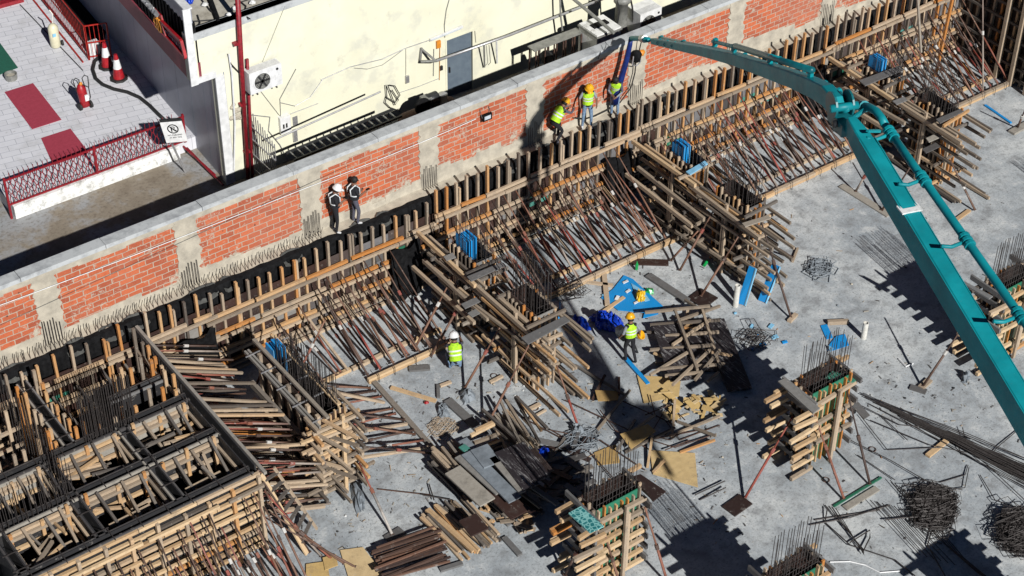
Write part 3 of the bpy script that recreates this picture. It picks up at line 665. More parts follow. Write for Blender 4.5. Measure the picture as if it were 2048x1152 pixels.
# railing
rl = thing('railing', 'dark red iron railing with pickets along the tiled forecourt', 'railing', (FL+FR)/2)
ro = -side*.1; Lr = (FR-FL).length
def rp_(s, z): p = FL+dirF*s+ro; return V((p.x, p.y, z))
zb, zt = ZP+.06, ZP+.98
for z, r in ((zb, .03), (zt, .03)): MB().beam(rp_(-.1, z), rp_(Lr+.35, z), .05, .05).build('rail', 'redfence', rl)
s_ = (at(205, 378, ZS)-FL).dot(dirF)
for s, za in ((-.1, ZS), (s_, ZS), (Lr+.3, ZP)): MB().beam(rp_(s, za), rp_(s, zt+.1), .07, .07).build('post', 'redfence', rl)
np_ = 36
for k in range(np_):
    s = Lr*(k+.5)/np_; MB().beam(rp_(s, zt), rp_(s, zt+.24), .016, .016).build('picket', 'redfence', rl)
m = MB(); nq = 54; hh = (zt-zb)
for k in range(nq+1):
    s = Lr*k/nq; w = Lr/nq
    for j in range(5):
        z0 = zb+hh*j/5; z1 = zb+hh*(j+1)/5
        dx = w*.28*(1 if (j+k) % 2 else -1)
        m.beam(rp_(s-dx, z0), rp_(s+dx, z1), .022, .022)
        if (j+k) % 2 and k < nq: m.beam(rp_(s+dx, z1), rp_(s+w-dx, z1), .02, .02)
m.build('lattice', 'redfence', rl)
# lower cross pipes at the right end of the railing
for i, (a, b) in enumerate((((366, 292), (430, 350)), ((374, 296), (446, 370)))):
    tag(MB().poly([at(*a, ZS+.25), at(*b, ZS+.05)], .04, 6).build('red_pipe', 'redfence'), 'dark red pipe sloping down to the street, %s of the pair' % ('left', 'right')[i], 'pipe')
# no-parking sign
C = at(371, 345, ZS); t = thing('parking_sign', 'white no parking sign on a leaning grey post beside the railing', 'sign', C)
n_ = (CAM-C); n_.z = 0; n_ = V((-.55, -.83, 0)); sx = V((.83, -.55, 0))
top = C+V((-.28, .12, 1.15)); MB().tube(C, top, .035, n=8).build('post', 'silver', t)
pc = atP(348, 264, top, V((-.45, -.89, 0)).normalized()); sn = V((-.45, -.89, 0)).normalized(); sx = V((sn.y*-1, sn.x, 0)); sx = V((.89, -.45, 0)); su = (V((0, 0, 1))+sx*-.16).normalized()
w, h = .34, .40
def sp(a, b, off=0): return pc+sx*a+su*b+sn*off
def plate(a0, a1, b0, b1, o, th, nm, mt):
    m = MB(); m.hexa([sp(a0, b0, o-th), sp(a1, b0, o-th), sp(a1, b0, o), sp(a0, b0, o), sp(a0, b1, o-th), sp(a1, b1, o-th), sp(a1, b1, o), sp(a0, b1, o)]); m.build(nm, mt, t)
plate(-w, w, -h, h, 0, .03, 'board', 'white'); plate(-w, w, h, h+.09, -.005, .06, 'top_edge', 'darksteel')
m = MB(); m.poly([sp(.16*math.cos(a*.349)+0, .13+.16*math.sin(a*.349), .012) for a in range(18)], .018, 5, closed=True)
m.beam(sp(-.11, .24, .012), sp(.11, .02, .012), .025, .01, sn)
m.build('ring', 'black', t)
m = MB()
m.beam(sp(-.05, .03, .016), sp(-.05, .22, .016), .03, .012, sn); m.poly([sp(-.05, .21, .016), sp(.03, .21, .016), sp(.06, .17, .016), sp(.03, .13, .016), sp(-.05, .125, .016)], .014, 4); m.beam(sp(0, .125, .016), sp(.07, .03, .016), .025, .01, sn)
m.build('letter', 'black', t)
def text(body, size, P, xdir, ydir, mat, parent, name='lettering', thick=.004):
    cu = bpy.data.curves.new(name, 'FONT'); cu.body = body; cu.size = size; cu.align_x = 'CENTER'; cu.extrude = thick
    tmp = bpy.data.objects.new('t', cu); COL.objects.link(tmp)
    me = bpy.data.meshes.new_from_object(tmp.evaluated_get(bpy.context.evaluated_depsgraph_get())); bpy.data.objects.remove(tmp)
    zz = V(xdir).cross(V(ydir)); mt = Matrix((V(xdir).to_4d(), V(ydir).to_4d(), zz.to_4d(), (0, 0, 0, 1))).transposed()
    mt.col[3] = (*(V(P)-WL[parent]), 1)
    for c in range(3): mt[3][c] = 0
    me.transform(mt); me.materials.clear(); me.materials.append(M[mat])
    o = bpy.data.objects.new(name, me); COL.objects.link(o); o.parent = parent; WL[o] = WL[parent]; return o
text('NO PARKING', .075, sp(0, -.14, .006), sx, su, 'darksteel', t)
text('AT ANY TIME', .065, sp(0, -.23, .006), sx, su, 'darksteel', t)
# floor mats
def mat_(pts, m, lab):
    return one('floor_mat', MB().slab([at(*p, ZP+.016) for p in pts], .014), m, lab, 'mat')
mat_([(9, 184), (66, 166), (123, 239), (64, 258)], 'redmat', 'large dark red mat lying on the pale tiles')
mat_([(82, 276), (141, 257), (178, 305), (106, 330)], 'redmat', 'smaller dark red mat partly behind the railing')
mat_([(-40, 110), (-10, 72), (36, 135), (-30, 160)], 'greenmat', 'dark green mat at the left edge of the tiles')
# ash bucket
C = gp(23, 158); t = thing('bucket', 'short round grey bucket standing beside the green mat', 'bucket', C)
MB().lathe(C, [(.2, 0), (.22, .22), (.19, .22), (.17, .1)], 16).build('bucket_shell', 'olive', t, smooth=False)
MB().lathe(C+V((0, 0, .1)), [(.18, 0), (.16, .03)], 14).build('bucket_filling', 'roof', t)
# fire extinguisher on a trolley
C = gp(172, 218); t = thing('fire_extinguisher', 'red wheeled fire extinguisher with black handles standing on the tiles', 'fire extinguisher', C)
MB().lathe(C+V((0, 0, .12)), [(.05, -.03), (.16, .02), (.16, .68), (.1, .8), (.04, .86)], 16, (-.05, .1, 1)).build('cylinder', 'red', t, smooth=True)
MB().lathe(C+V((.15, -.02, .14)), [(.13, 0), (.13, .07)], 16, (1, .1, 0)).build('wheel', 'rubber', t)
MB().lathe(C+V((-.22, .02, .14)), [(.13, 0), (.13, .07)], 16, (1, .1, 0)).build('wheel', 'rubber', t)
for s in (-.2, .12): MB().poly([C+V((s, .06, .75)), C+V((s-.04, .12, 1.12)), C+V((s+.06, .13, 1.2)), C+V((s+.16, .1, 1.12)), C+V((s+.12, .05, .75))], .018, 6).build('handle', 'rubber', t)
MB().box(C.x-.03, C.x+.1, C.y-.17, C.y-.12, C.z+.4, C.z+.62).build('label', 'white', t)
MB().poly([C+V((.03, 0, .95)), C+V((.2, -.02, .8)), C+V((.22, 0, .4)), C+V((.13, 0, .2))], .02, 5).build('hose', 'rubber', t)
MB().lathe(C+V((-.02, .05, .92)), [(.05, 0), (.06, .08), (.02, .12)], 8).build('valve', 'orange', t)
# cream cylinder on wheels
C = gp(112, 93); t = thing('gas_cylinder', 'cream painted wheeled cylinder standing by the red cage', 'cylinder', C)
MB().lathe(C, [(.15, 0), (.18, .05), (.18, .78), (.12, .88), (.05, .92)], 16).build('cylinder', 'beigecyl', t, smooth=True)
MB().lathe(C+V((.2, -.05, .1)), [(.1, 0), (.1, .07)], 14, (1, -.2, 0)).build('wheel', 'rubber', t)
MB().poly([C+V((.05, .1, .85)), C+V((.12, .12, 1.2)), C+V((.06, .2, 1.35))], .025, 6).build('hose', 'pipe_white', t)
MB().box(C.x-.12, C.x-.0, C.y-.19, C.y-.17, C.z+.5, C.z+.62).build('label', 'bluelt', t)
# cones
for i, (a, b, lab) in enumerate(((215, 134, 'red and white traffic cone nearest the red cage'), (238, 158, 'red and white traffic cone in front, nearest the tiled floor'))):
    C = gp(a, b); t = thing('traffic_cone', lab, 'traffic cone', C, 'traffic cones by the grey wall')
    mb = MB(); mb.lathe(C, [(.30, 0), (.32, .03), (.30, .07), (.2, .08)], 8); mb.build('base', 'rubber', t)
    H = 1.02
    for z0, z1, mt, nm in ((.08, .45, 'red', 'cone_body'), (.45, .80, 'white', 'white_band'), (.80, .98, 'red', 'cone_tip')):
        MB().lathe(C, [(.2-.155*(z0-.08), z0), (.2-.155*(z1-.08)-.0, z1)], 16).build(nm, mt, t, smooth=False)
mb = MB().slab([gp(262, 150), gp(274, 176), gp(290, 168), gp(276, 140)], .02)
# black hose
one('black_hose', MB().poly([gp(*p) + V((0, 0, .06)) for p in ((205, 112), (190, 125), (186, 142), (192, 160), (206, 172), (228, 181), (255, 187), (280, 198), (300, 214), (318, 232), (330, 243))], .06, 8), 'rubber', 'thick black hose curling over the tiles from the cones to the railing', 'hose', smooth=True)
# red cage of bars
cg = thing('red_cage', 'bright red barred steel cage against the grey wall', 'cage', gp(150, 80))
c0 = gp(178, 120); c1 = gp(88, 8); c2 = gp(201, 118); dC = (c1-c0).normalized(); Hc = 1.35
def cageface(p, d, L, nb):
    for k in range(nb+1):
        q = p+d*(L*k/nb); r = .045 if k in (0, nb) else .016
        MB().beam(q, q+V((0, 0, Hc)), r, r).build('bar' if r < .03 else 'post', 'cage', cg)
    for z in (.12, Hc*.5, Hc): MB().beam(p+V((0, 0, z)), p+d*L+V((0, 0, z)), .035, .035).build('rail', 'cage', cg)
cageface(c0, dC, 7.5, 46)
cageface(c0+V((.02, 0, 0)), (V((c2.x+.15, c2.y, c2.z))-c0).normalized(), .75, 5)
MB().beam(c0+dC*0+V((-.25, -.05, .03)), c0+dC*8+V((-.25, 0, .03)), .05, .05).build('floor_rail', 'cage', cg)
MB().box(c0.x+.12, c0.x+.5, c0.y+.12, c0.y+.3, ZP, ZP+.55).build('white_sack', 'white', cg)
tag(MB().beam(gp(40, 10)+V((0, 0, .02)), gp(166, 142)+V((0, 0, .02)), .03, .02).build('floor_channel', 'darksteel'), 'thin dark channel line crossing the pale tiles', 'drain')
# flat black patch painting the shade behind the cage; dark red curb top left
one('painted_shade_patch', MB().slab([at(*q_, ZP+.02) for q_ in ((100, -12), (214, -12), (212, 60), (204, 112), (184, 112))], .015), 'black', 'painted patch of shade on the floor between the red cage and the grey wall', 'mat')
m = MB(); A = gp(-6, 14); B = gp(45, 0); 
one('red_curb', MB().beam(A, B, .35, .3), 'redfence', 'dark red curb with gaps at the top left corner of the tiles', 'curb')

for i, (a, b) in enumerate(((1208, 98), (1197, 112), (1222, 84))):
    P = atY(a, b, YB-.05); one('wire_hook', MB().poly([P+V((0, 0, -.12)), P+V((-.03, -.05, 0)), P+V((.02, -.06, .12)), P+V((.06, -.02, .16))], .012, 4), 'rebar', 'bent wire hook on the wall top near the blue hose', 'hook')
# ================================================================ FORMWORK
def tw(): return min(1, max(0, R.gauss(.45, .27)))
def prop(foot, head, label, group, style=None, r=.029, plate=True, cat='prop'):
    """adjustable steel prop: thick lower tube, thin upper tube, collar, foot plate"""
    foot, head = V(foot), V(head); s = style if style is not None else R.choice([.1, .2, .3, .3, .4, .5, .5, .62, .7, .85])
    if group: label = label.replace('rusty ', '').replace('dark ', '', 1 if label.startswith('dark') else 0).replace('steel', ('dark steel' if s < .25 else 'rusty brown steel' if s < .46 else 'reddish steel' if s < .8 else 'pale steel'), 1)
    t = thing('steel_prop', label, cat, foot, group)
    k = U(.45, .62); mid = foot.lerp(head, k)
    if R.random() < .5: foot2, head2 = foot, head
    ot = MB().tube(foot, mid, r*1.15, n=7, tint=s).build('outer_tube', 'prop', t, smooth=True)
    MB().tube(mid, head, r*.8, n=6, tint=max(0, s-U(0, .25))).build('inner_tube', 'prop', t, smooth=True)
    MB().tube(mid-(head-foot).normalized()*.06, mid+(head-foot).normalized()*.09, r*1.7, n=7, tint=R.choice([.1, .6, .95, .72])).build('collar', 'prop', ot)
    if plate: MB().tube(foot, foot+(head-foot).normalized()*.015, .07, n=4, tint=.2).build('base_plate', 'prop', ot)
    return t
def timberprop(foot, head, label, group, w=.07, mat='wood', tint=None):
    return one('timber_brace', MB().beam(foot, head, w, w*1.1, tint=tw() if tint is None else tint), mat, label, 'brace', group)
# ---- long wall formwork along the brick wall
YF = 1.98
bays = [(-19.2, -12.15, 'far left wall formwork beyond the cell block, with orange and grey studs', 3.15, 2.5),
        (-11.75, -9.75, 'short wall formwork between the cell block and the long side form', 3.25, 2.55),
        (-9.7, -1.75, 'wall formwork below the two men in black vests', 3.02, 2.5),
        (-1.7, 6.55, 'wall formwork below the two men handling the hose', 3.38, 2.42),
        (6.6, 15.5, 'wall formwork passing under the teal boom', 3.5, 2.45),
        (15.55, 22.6, 'wall formwork in the upper right corner', 3.62, 2.6)]
for bi, (xa, xb, lab, zt_, zp) in enumerate(bays):
    t = thing('wall_formwork', 'timber '+lab if len(lab) < 60 else lab, 'formwork', ((xa+xb)/2, YF, 0), 'long wall formwork')
    x = xa
    while x < xb-.05:                                  # plywood sheets in two courses
        w = min(U(.9, 1.25), xb-x)
        MB().box(x+.004, x+w-.004, YF-.01, YF+.01, .02, 1.2, R.choice([.1, .3, .5, .8, 1.])).build('plywood_sheet', 'plydark', t)
        MB().box(x+.004, x+w-.004, YF-.01, YF+.01, 1.21, zp+U(-.12, .05), R.choice([.1, .3, .5, .65, .95]) if bi > 1 else .3).build('plywood_sheet', 'plydark', t)
        for _ in range(2 if bi == 4 else 1):
          if R.random() < (.45 if bi == 4 else .3):
            z = U(.4, 1.7); one_ = MB().box(x+.1, x+w-.15, YF-.02, YF-.012, z, z+.4, U(0, 1)).build('patch', R.choice(['plygreen', 'plygrey', 'plygrey'] if bi != 4 else ['plygreen', 'plygreen', 'plygrey']), t)
        x += w
    x = xa+.12; k = 0
    while x < xb:
        top = zt_+U(-.16, .14); s = U(.09, .13)
        MB().beam((x, YF-.07, .03), (x+U(-.03, .03), YF-.07+U(-.02, .02), top), .075, .1, (0, 1, 0), tw() if R.random() > .28 else U(.85, 1)).build('stud', 'wood', t)
        if k % 5 == 2: MB().beam((x+.085, YF-.07, U(.03, .9)), (x+.085, YF-.07, top-U(.0, .35)), .06, .1, (0, 1, 0), tw()).build('stud', 'wood', t)
        x += U(.36, .46) if bi != 0 else U(.42, .6); k += 1
    for zi, z in enumerate((.30, .85, 1.55, 2.3)):
        z *= zt_/3.2
        x = xa+U(-.2, .1)
        while x < xb:                                  # rear waler, short lengths
            l = U(.9, 2.3); x2 = min(x+l, xb+.1)
            MB().beam((x, YF-.17, z+.05+U(-.03, .03)), (x2, YF-.17, z+.05+U(-.03, .03)), .085, .10, tint=min(1, .45+U(0, .6))).build('waler', 'wood', t)
            x = x2+U(.02, .25)
        x = xa-U(0, .3)
        while x < xb:                                  # front waler, long lengths
            l = U(2.6, 4.1); x2 = min(x+l, xb+.25)
            dz = U(-.02, .02)
            MB().beam((x, YF-.26, z-.06+dz), (x2, YF-.26, z-.06+U(-.02, .03)), .075, .095, tint=U(.2, .65)).build('waler', 'wood', t)
            x = x2+.02
    MB().beam((xa, YF-.3, .05), (xb, YF-.3, .05), .1, .09, tint=.6).build('sole_timber', 'wood', t)
YW = YF-.28
# sole planks on the slab
def plank(p, q, w, h, mat, lab, cat='plank', group=None, tint=None, name='timber_plank', up=(0, 0, 1)):
    return one(name, MB().beam(p, q, w, h, up, tint=tw() if tint is None else tint), mat, lab, cat, group)
bn_ = ['left', 'middle left', 'middle right', 'right']
rb = [(-8.4, -3.4), (-1.0, 5.3), (7.6, 14.3), (16.6, 22.4)]
for i, (xa, xb) in enumerate([(-6.2, -3.0), (-1.3, 6.0), (7.2, 14.8), (16.1, 22.6)]):
    y0 = -1.17+.02*i
    x = xa; 
    while x < xb:
        x2 = min(x+U(1.8, 3.2), xb); 
        for h in (0, 1): plank((x, y0+U(-.02, .02), .05+h*.09), (x2-.02, y0+U(-.02, .02), .05+h*.09), .11, .085, 'woodnew' if R.random() < .5 else 'wood', 'outer sole timber of the %s prop bay' % bn_[i], 'timber', 'sole timbers of the %s bay' % bn_[i], U(.3, .8))
        x = x2
    x = (xa if i else -8.2)
    while x < xb-.4:
        x2 = min(x+U(1.4, 2.8), xb)
        plank((x, -.38+U(-.03, .03), .06), (x2-.05, -.38+U(-.05, .05), .06), .12, .11, 'woodnew' if R.random() < .5 else 'wood', 'inner sole timber of the %s bay' % bn_[i], 'timber', 'inner sole timbers of the %s bay' % bn_[i], U(.3, .8))
        x = x2
    pin = tubemesh('slab_pin', [(0, -.05, 0), (0, -.05, .28), (0, .06, .34)], .012, 'rebar', 4)
    t = thing('slab_pins', 'row of bent steel pins holding the sole timber of the %s bay' % bn_[i], 'pins', ((xa+xb)/2, y0, 0))
    x = xa+.3
    while x < xb: inst(pin, 'pin', t, (x, y0-.09, 0)); x += U(.55, .8)
# raking props of the four bays
for i, (xa, xb) in enumerate(rb):
    lab = 'raking props of the %s bay' % bn_[i]
    x = xa; k = 0
    while x < xb+.2:
        zz = bays[i+2][3]/3.2
        jx = lambda: U(-.06, .06)
        if x > -6.4 or i: 
            prop((x+.12+jx(), -1.06, .2), (x+jx(), YW-.03, 2.2*zz), 'steel prop, outer sole timber to top waler, %s bay' % bn_[i], lab)
            prop((x+.17+jx(), -.98, .2), (x+.05+jx(), YW-.03, 1.5*zz), 'steel prop, outer sole timber to middle waler, %s bay' % bn_[i], lab)
        if k % 3 == 1: timberprop((x+.2, -.42, .12), (x+.1, YW-.05, .85*zz), 'timber brace to the low waler, %s bay' % bn_[i], 'timber braces of the %s bay' % bn_[i])
        else: prop((x+.2+jx(), -.42, .12), (x+.1+jx(), YW-.03, .82*zz), 'short steel prop, inner sole timber, %s bay' % bn_[i], lab)
        if k % 2 == 0: prop((x-.08+jx(), -.40, .12), (x-.2+jx(), YW-.03, 1.55*zz), 'steel prop, inner sole timber to middle waler, %s bay' % bn_[i], lab)
        x += U(.40, .50); k += 1
# ---- column formwork
def cage(x0, x1, y0, y1, z0, z1, nx, ny, lab, r=.0125, ties=True, hook=False):
    t = thing('rebar_cage', lab, 'rebar cage', ((x0+x1)/2, (y0+y1)/2, z0), 'rebar cages in the forms')
    me = [tubemesh('bar', [(0, 0, 0), (U(-.01, .01), U(-.01, .01), (z1-z0)*.6), (U(-.035, .035), U(-.03, .03), z1-z0+U(-.06, .06))], r, 'rebar', 4) for _ in range(6)]
    pts = []
    for k in range(nx):
        f = k/(nx-1); pts += [(x0+(x1-x0)*f, y0), (x0+(x1-x0)*f, y1)]
    for k in range(1, ny-1):
        f = k/(ny-1); pts += [(x0, y0+(y1-y0)*f), (x1, y0+(y1-y0)*f)]
    for p in pts: inst(R.choice(me), 'bar', t, (p[0]+U(-.012, .012), p[1]+U(-.012, .012), z0))
    if ties:
        z = z0+.4; m = MB()
        while z < min(z1-.9, 3.2):
            m.poly([(x0, y0, z), (x1, y0, z), (x1, y1, z), (x0, y1, z)], .007, 4, closed=True); z += .2
        m.build('ties', 'rebar', t)
    return t
def column(x0, x1, y0, y1, H, ax, lab, face='plydark', west=None, ext=(1.0, .6), levels=7, zc0=.12, seed=0, clabel='', capless=False, oext=.22, top_gap=.3):
    """column form: four ply faces, studs, paired clamp timbers along both axes, strongbacks"""
    R.seed(seed); west = west or 'plydark'
    t = thing('column_formwork', lab, 'formwork', ((x0+x1)/2, (y0+y1)/2, 0), 'column formwork')
    e = .012
    for (a, b, c, d, mt) in ((x0, x1, y0-e, y0+e, face), (x0, x1, y1-e, y1+e, 'plydark'), (x0-e, x0+e, y0+e, y1-e, west), (x1-e, x1+e, y0+e, y1-e, west)):
        MB().box(a, b, c, d, .01, H, U(.2, .7)).build('panel', mt, t)
    def studrow(axis, fixed, a, b, sgn):
        n = max(2, int(abs(b-a)/.19)); 
        for k in range(n+1):
            s = a+.03+(b-a-.06)*k/n; top = H+U(-.10, .13); ti = tw() if R.random() > .2 else 1
            if axis == 'x': MB().beam((s, fixed+sgn*.06, .01), (s+U(-.01, .01), fixed+sgn*.06, top), .05, .09, (0, 1, 0), ti).build('stud', 'wood', t)
            else: MB().beam((fixed+sgn*.06, s, .01), (fixed+sgn*.06, s+U(-.01, .01), top), .09, .05, (0, 1, 0), ti).build('stud', 'wood', t)
    studrow('x', y0, x0, x1, -1); studrow('y', x0, y0, y1, -1); studrow('y', x1, y0, y1, 1)
    if ax == 'x': studrow('x', y1, x0, x1, 1)
    dz = (H-top_gap-zc0)/(levels-1)
    for k in range(levels):
        z = zc0+k*dz
        def tim(p, q, old=False):
            jj = .04 if ax == 'x' else .07
            p = V(p)+V((U(-jj, jj), U(-jj, jj), U(-.03, .03))); q = V(q)+V((U(-jj, jj), U(-jj, jj), U(-.03, .03)))
            if R.random() < .1: return
            MB().beam(p, q, *((.10, .115) if ax == 'x' else (.075, .095)), tint=((tw() if R.random() > .3 else U(.75, 1)) if ax == 'x' else (U(0, .5) if R.random() > .2 else U(.6, .95)))).build('clamp_timber', 'woodold' if old else ('wood' if (ax == 'y' or R.random() < .3) else 'woodnew'), t)  # y-axis rows get darker tints: their unlit look is put into the timber colour
        if ax == 'x':
            tim((x0-U(.0, .08), y0-.155, z), (x1+U(.08, .2), y0-.155, z+U(-.02, .02)))
            a = x0-ext[0]*U(.6, .95); b = x1+ext[1]*U(.6, 1.1)
            tim((a, y0-.255, z-.02), (x0+U(.0, .15), y0-.255, z-.02)); 
            if k % 2: tim((a+U(.1, .2), y0-.06, z+.03), (x0-.12, y0-.06, z+.03))
            tim((a+U(-.1, .15), y1+.155, z), (b, y1+.155, z+U(-.02, .02)))
            if R.random() < .6: tim((a+U(.1, .3), y1+.25, z), (b-U(.1, .35), y1+.25, z))
            for xx, s in ((x0-.155, 1), (x1+.155, 0)):
                MB().beam((xx, y0-oext-U(0, .15), z+dz*.5), (xx, y1+.2+U(0, .3), z+dz*.5), .07, .17, tint=U(0, .6)).build('clamp_board', 'plygrey', t)
        else:
            for xx, o in ((x0-.155, 0), (x0-.245, 1), (x1+.155, 0), (x1+.245, 1)):
                a = y0-ext[0]*U(.35, 1.0)+o*U(.05, .2); b = y1+ext[1]*U(.4, 1.1)
                if o and R.random() < .35: continue
                tim((xx, a, z+U(-.02, .02)), (xx, b, z+U(-.02, .02)))
            for yy, s in ((y0-.155, 1), (y1+.155, 1)):
                if R.random() < .8: tim((x0-oext-U(0, .35), yy, z+dz*.5), (x1+.2+U(0, .3), yy, z+dz*.5), R.random() < .4)
            if R.random() < .5: tim((x0-.34, y0-ext[0]*U(.5, 1.2), z+dz*.5), (x0-.36+U(-.2, .1), y1+U(.2, 1.), z+dz*.5))
    # strongback in front of the clamps
    if ax == 'x': MB().beam(((x0+x1)/2+.05, y0-.34, .03), ((x0+x1)/2+.08, y0-.30, H-.05), .09, .08, (0, 1, 0), .45).build('strongback', 'wood', t); MB().beam(((x0+x1)/2+.15, y0-.33, .4), ((x0+x1)/2+.17, y0-.30, H-.35), .07, .06, (0, 1, 0), .6).build('strongback', 'wood', t)
    else: MB().beam((x0-.33, (y0+y1)/2-.1, .03), (x0-.33, (y0+y1)/2-.06, H-.1), .09, .09, (0, 1, 0), .5).build('strongback', 'wood', t); MB().beam((x0-.33, (y0+y1)/2+.02, .5), (x0-.33, (y0+y1)/2+.05, H-.6), .07, .07, (0, 1, 0), .5).build('strongback', 'wood', t)
    return t
XL = {'A': -5.66, 'B': 1.98, 'C': 9.72}
nm = {'A': 'centre column form with bright green lining at the bottom of the picture', 'B': 'green lined column form with long stepped clamp timbers, right of centre', 'C': 'green lined column form half hidden behind the teal boom'}
for k, x in XL.items():
    column(x, x+1.42, -11.36, -10.72, 2.78, 'x', nm[k], 'plygreen', seed={'A': 11, 'B': 12, 'C': 13}[k], ext=(1.0, .75), levels=7)
    cage(x+.07, x+1.35, -11.28, -10.8, .05, 4.15, 13, 4, {'A': 'rebar cage standing out of the bottom centre green column form', 'B': 'rebar cage standing out of the column form right of centre', 'C': 'rebar cage standing out of the column form behind the boom'}[k])
column(-3.55, -2.2, -16.1, -15.5, 2.78, 'x', 'column form cut by the bottom edge with green lining', 'plygreen', levels=7, seed=14, ext=(.7, .7))
cage(-3.48, -2.27, -16.02, -15.58, .05, 4.1, 12, 4, 'rebar cage of the column form at the bottom edge')
column(1.5, 2.9, -20.6, -20.0, 2.9, 'x', 'column form below the picture that shades the lower right slab', 'plygreen', seed=15)
column(17.4, 18.8, -11.3, -10.7, 2.9, 'x', 'column form beyond the right edge casting its stepped shadow', 'plygreen', seed=16); 
cage(17.5, 18.7, -11.2, -10.8, .05, 4.2, 13, 4, 'rebar cage of the column form beyond the right edge')
R.seed(99)
# green lip of the front panels (the lining stands above the clamps)
# wing columns perpendicular to the wall
wings = [(-2.27, 'left of centre'), (6.27, 'centre right'), (15.2, 'upper right')]
for i, (x, w_) in enumerate(wings):
    column(x, x+.62, -4.3 if i == 0 else -3.95, -2.95 if i == 0 else -2.5, 2.85, 'y', 'dark column form with long projecting clamp timbers in the %s row, outer one' % w_, 'woodold' if 0 else 'plygrey', seed=20+i, ext=(1.7, .7), levels=7, oext=.3)
    column(x, x+.62, -1.25, .05 if i == 0 else 0., 2.85, 'y', 'dark column form holding blue foam boards in the %s row, inner one' % w_, 'plygrey', seed=30+i, ext=(.85, .9), levels=6, oext=.35)
    cage(x+.06, x+.56, -4.2 if i == 0 else -3.85, -3. if i == 0 else -2.55, .05, 4.2, 5, 10, 'dense dark rebar cage rising from the outer column form of the %s row' % w_)
    cage(x+.06, x+.56, -1.18, -.1, .05, 3.9, 4, 7, 'rebar cage beside the blue foam boards of the %s row' % w_)
    f = thing('foam_boards', 'bundle of upright blue foam boards in the %s column row' % w_, 'foam boards', (x+.2, -.3, 2.5), 'blue foam bundles')
    for k in range(5):
        MB().box(x+.06+k*.085, x+.115+k*.085, -.62+U(-.03, .03), -.1+U(-.03, .03), 2.2, 3.22+U(-.04, .04)).build('board', 'blue', f)
        MB().box(x+.06+k*.085, x+.07+k*.085, -.63, -.62, 2.2, 3.24).build('board_edge', 'bluelt', f)
        # dark sheet added as painted shade in the corner where row meets wall
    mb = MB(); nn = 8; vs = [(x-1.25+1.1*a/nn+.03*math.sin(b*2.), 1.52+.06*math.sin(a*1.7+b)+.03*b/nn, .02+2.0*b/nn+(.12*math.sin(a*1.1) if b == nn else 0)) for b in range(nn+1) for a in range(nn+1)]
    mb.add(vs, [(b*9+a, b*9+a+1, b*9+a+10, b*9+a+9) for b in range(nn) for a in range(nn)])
    one('painted_shade_sheet', mb, 'black', 'painted shade sheet in the wall corner beside the %s column row' % w_, 'sheet')
    # top strong timbers along the row, and boards laid on top
    for k, (dx, ya, yb, zz) in enumerate(((-.42, 1.3, -1.9, 2.62), (-.42, -1.6, -5.0, 2.55), (-.55, .8, -2.6, 1.9), (-.7, 1.2, -2.2, 1.45))):
        plank((x+dx, ya, zz), (x+dx+U(-.1, .1), yb, zz+U(-.1, .1)), .10, .13, 'wood' if k else 'woodnew', 'long timber lying along the %s column row, %s' % (w_, ['upper one at the wall', 'upper outer one', 'lower one', 'lowest one'][k]), 'timber', tint=[.75, .45, .3, .5][k])
R.seed(5)
def board(pts, z, mat, lab, t=.03, tint=None, name='board', cat='board', group=None):
    return one(name, MB().slab([at(a, b, z) for a, b in pts], t, tw() if tint is None else tint), mat, lab, cat, group)
board([(1042, 675), (1128, 632), (1140, 641), (1056, 688)], 2.95, 'plygrey', 'grey plank laid across the left of centre column form by the blue tarpaulin', .04, .3)
board([(934, 553), (1004, 524), (1010, 531), (942, 562)], 2.95, 'plygrey', 'grey plank laid across the inner column form left of centre', .04, .3)
board([(887, 513), (905, 505), (912, 514), (893, 521)], 2.75, 'plygrey', 'short grey board on the timbers beside the inner left of centre form', .03, .6)
board([(922, 608), (952, 594), (962, 602), (930, 617)], 2.2, 'plygrey', 'worn grey board on clamp timbers above the crouching worker', .03, .4)
board([(935, 626), (962, 612), (972, 620), (944, 634)], 1.9, 'plygrey', 'second worn board lower above the crouching worker', .03, .5)
board([(1484, 446), (1536, 430), (1542, 436), (1490, 453)], 2.95, 'woodold', 'pale plank across the top of the centre right outer form', .04, .9)
board([(1372, 343), (1410, 321), (1416, 327), (1380, 349)], 2.95, 'bluelt', 'pale blue strip lying on the centre right inner form', .04)
board([(1718, 161), (1800, 130), (1808, 139), (1730, 171)], 2.95, 'plygrey', 'grey plank across the inner form of the upper right row', .04, .25)
board([(1785, 202), (1808, 193), (1815, 200), (1793, 209)], 2.8, 'plygrey', 'small grey board by the outer form of the upper right row', .03, .5)
board([(1872, 238), (1922, 217), (1928, 222), (1880, 246)], 2.9, 'plygrey', 'dark plank leaning over the end of the upper right outer form', .04, .2)
board([(1852, 276), (1884, 262), (1890, 270), (1858, 284)], 2.2, 'plygrey', 'pale worn board across clamp timbers near the teal pipe', .03, .95)
board([(1844, 298), (1872, 285), (1880, 293), (1852, 306)], 1.9, 'plygrey', 'dark worn board across clamp timbers near the teal pipe', .03, .1)
board([(1556, 762), (1570, 757), (1640, 816), (1626, 826)], 2.86, 'plygrey', 'weathered grey plank leaning over the top of the right of centre form', .05, .6)
board([(1915, 560), (1930, 563), (1986, 592), (1978, 597)], 2.86, 'plygrey', 'weathered plank across the corner of the form behind the boom', .05, .5)
board([(1137, 1026), (1162, 1012), (1208, 1052), (1180, 1065)], 2.8, 'pattern', 'teal patterned board lying on the left corner of the bottom centre form', .04)
board([(1266, 952), (1281, 948), (1332, 982), (1306, 1002)], 2.8, 'plydark', 'dark board lying on the right corner of the bottom centre form', .04, .1)
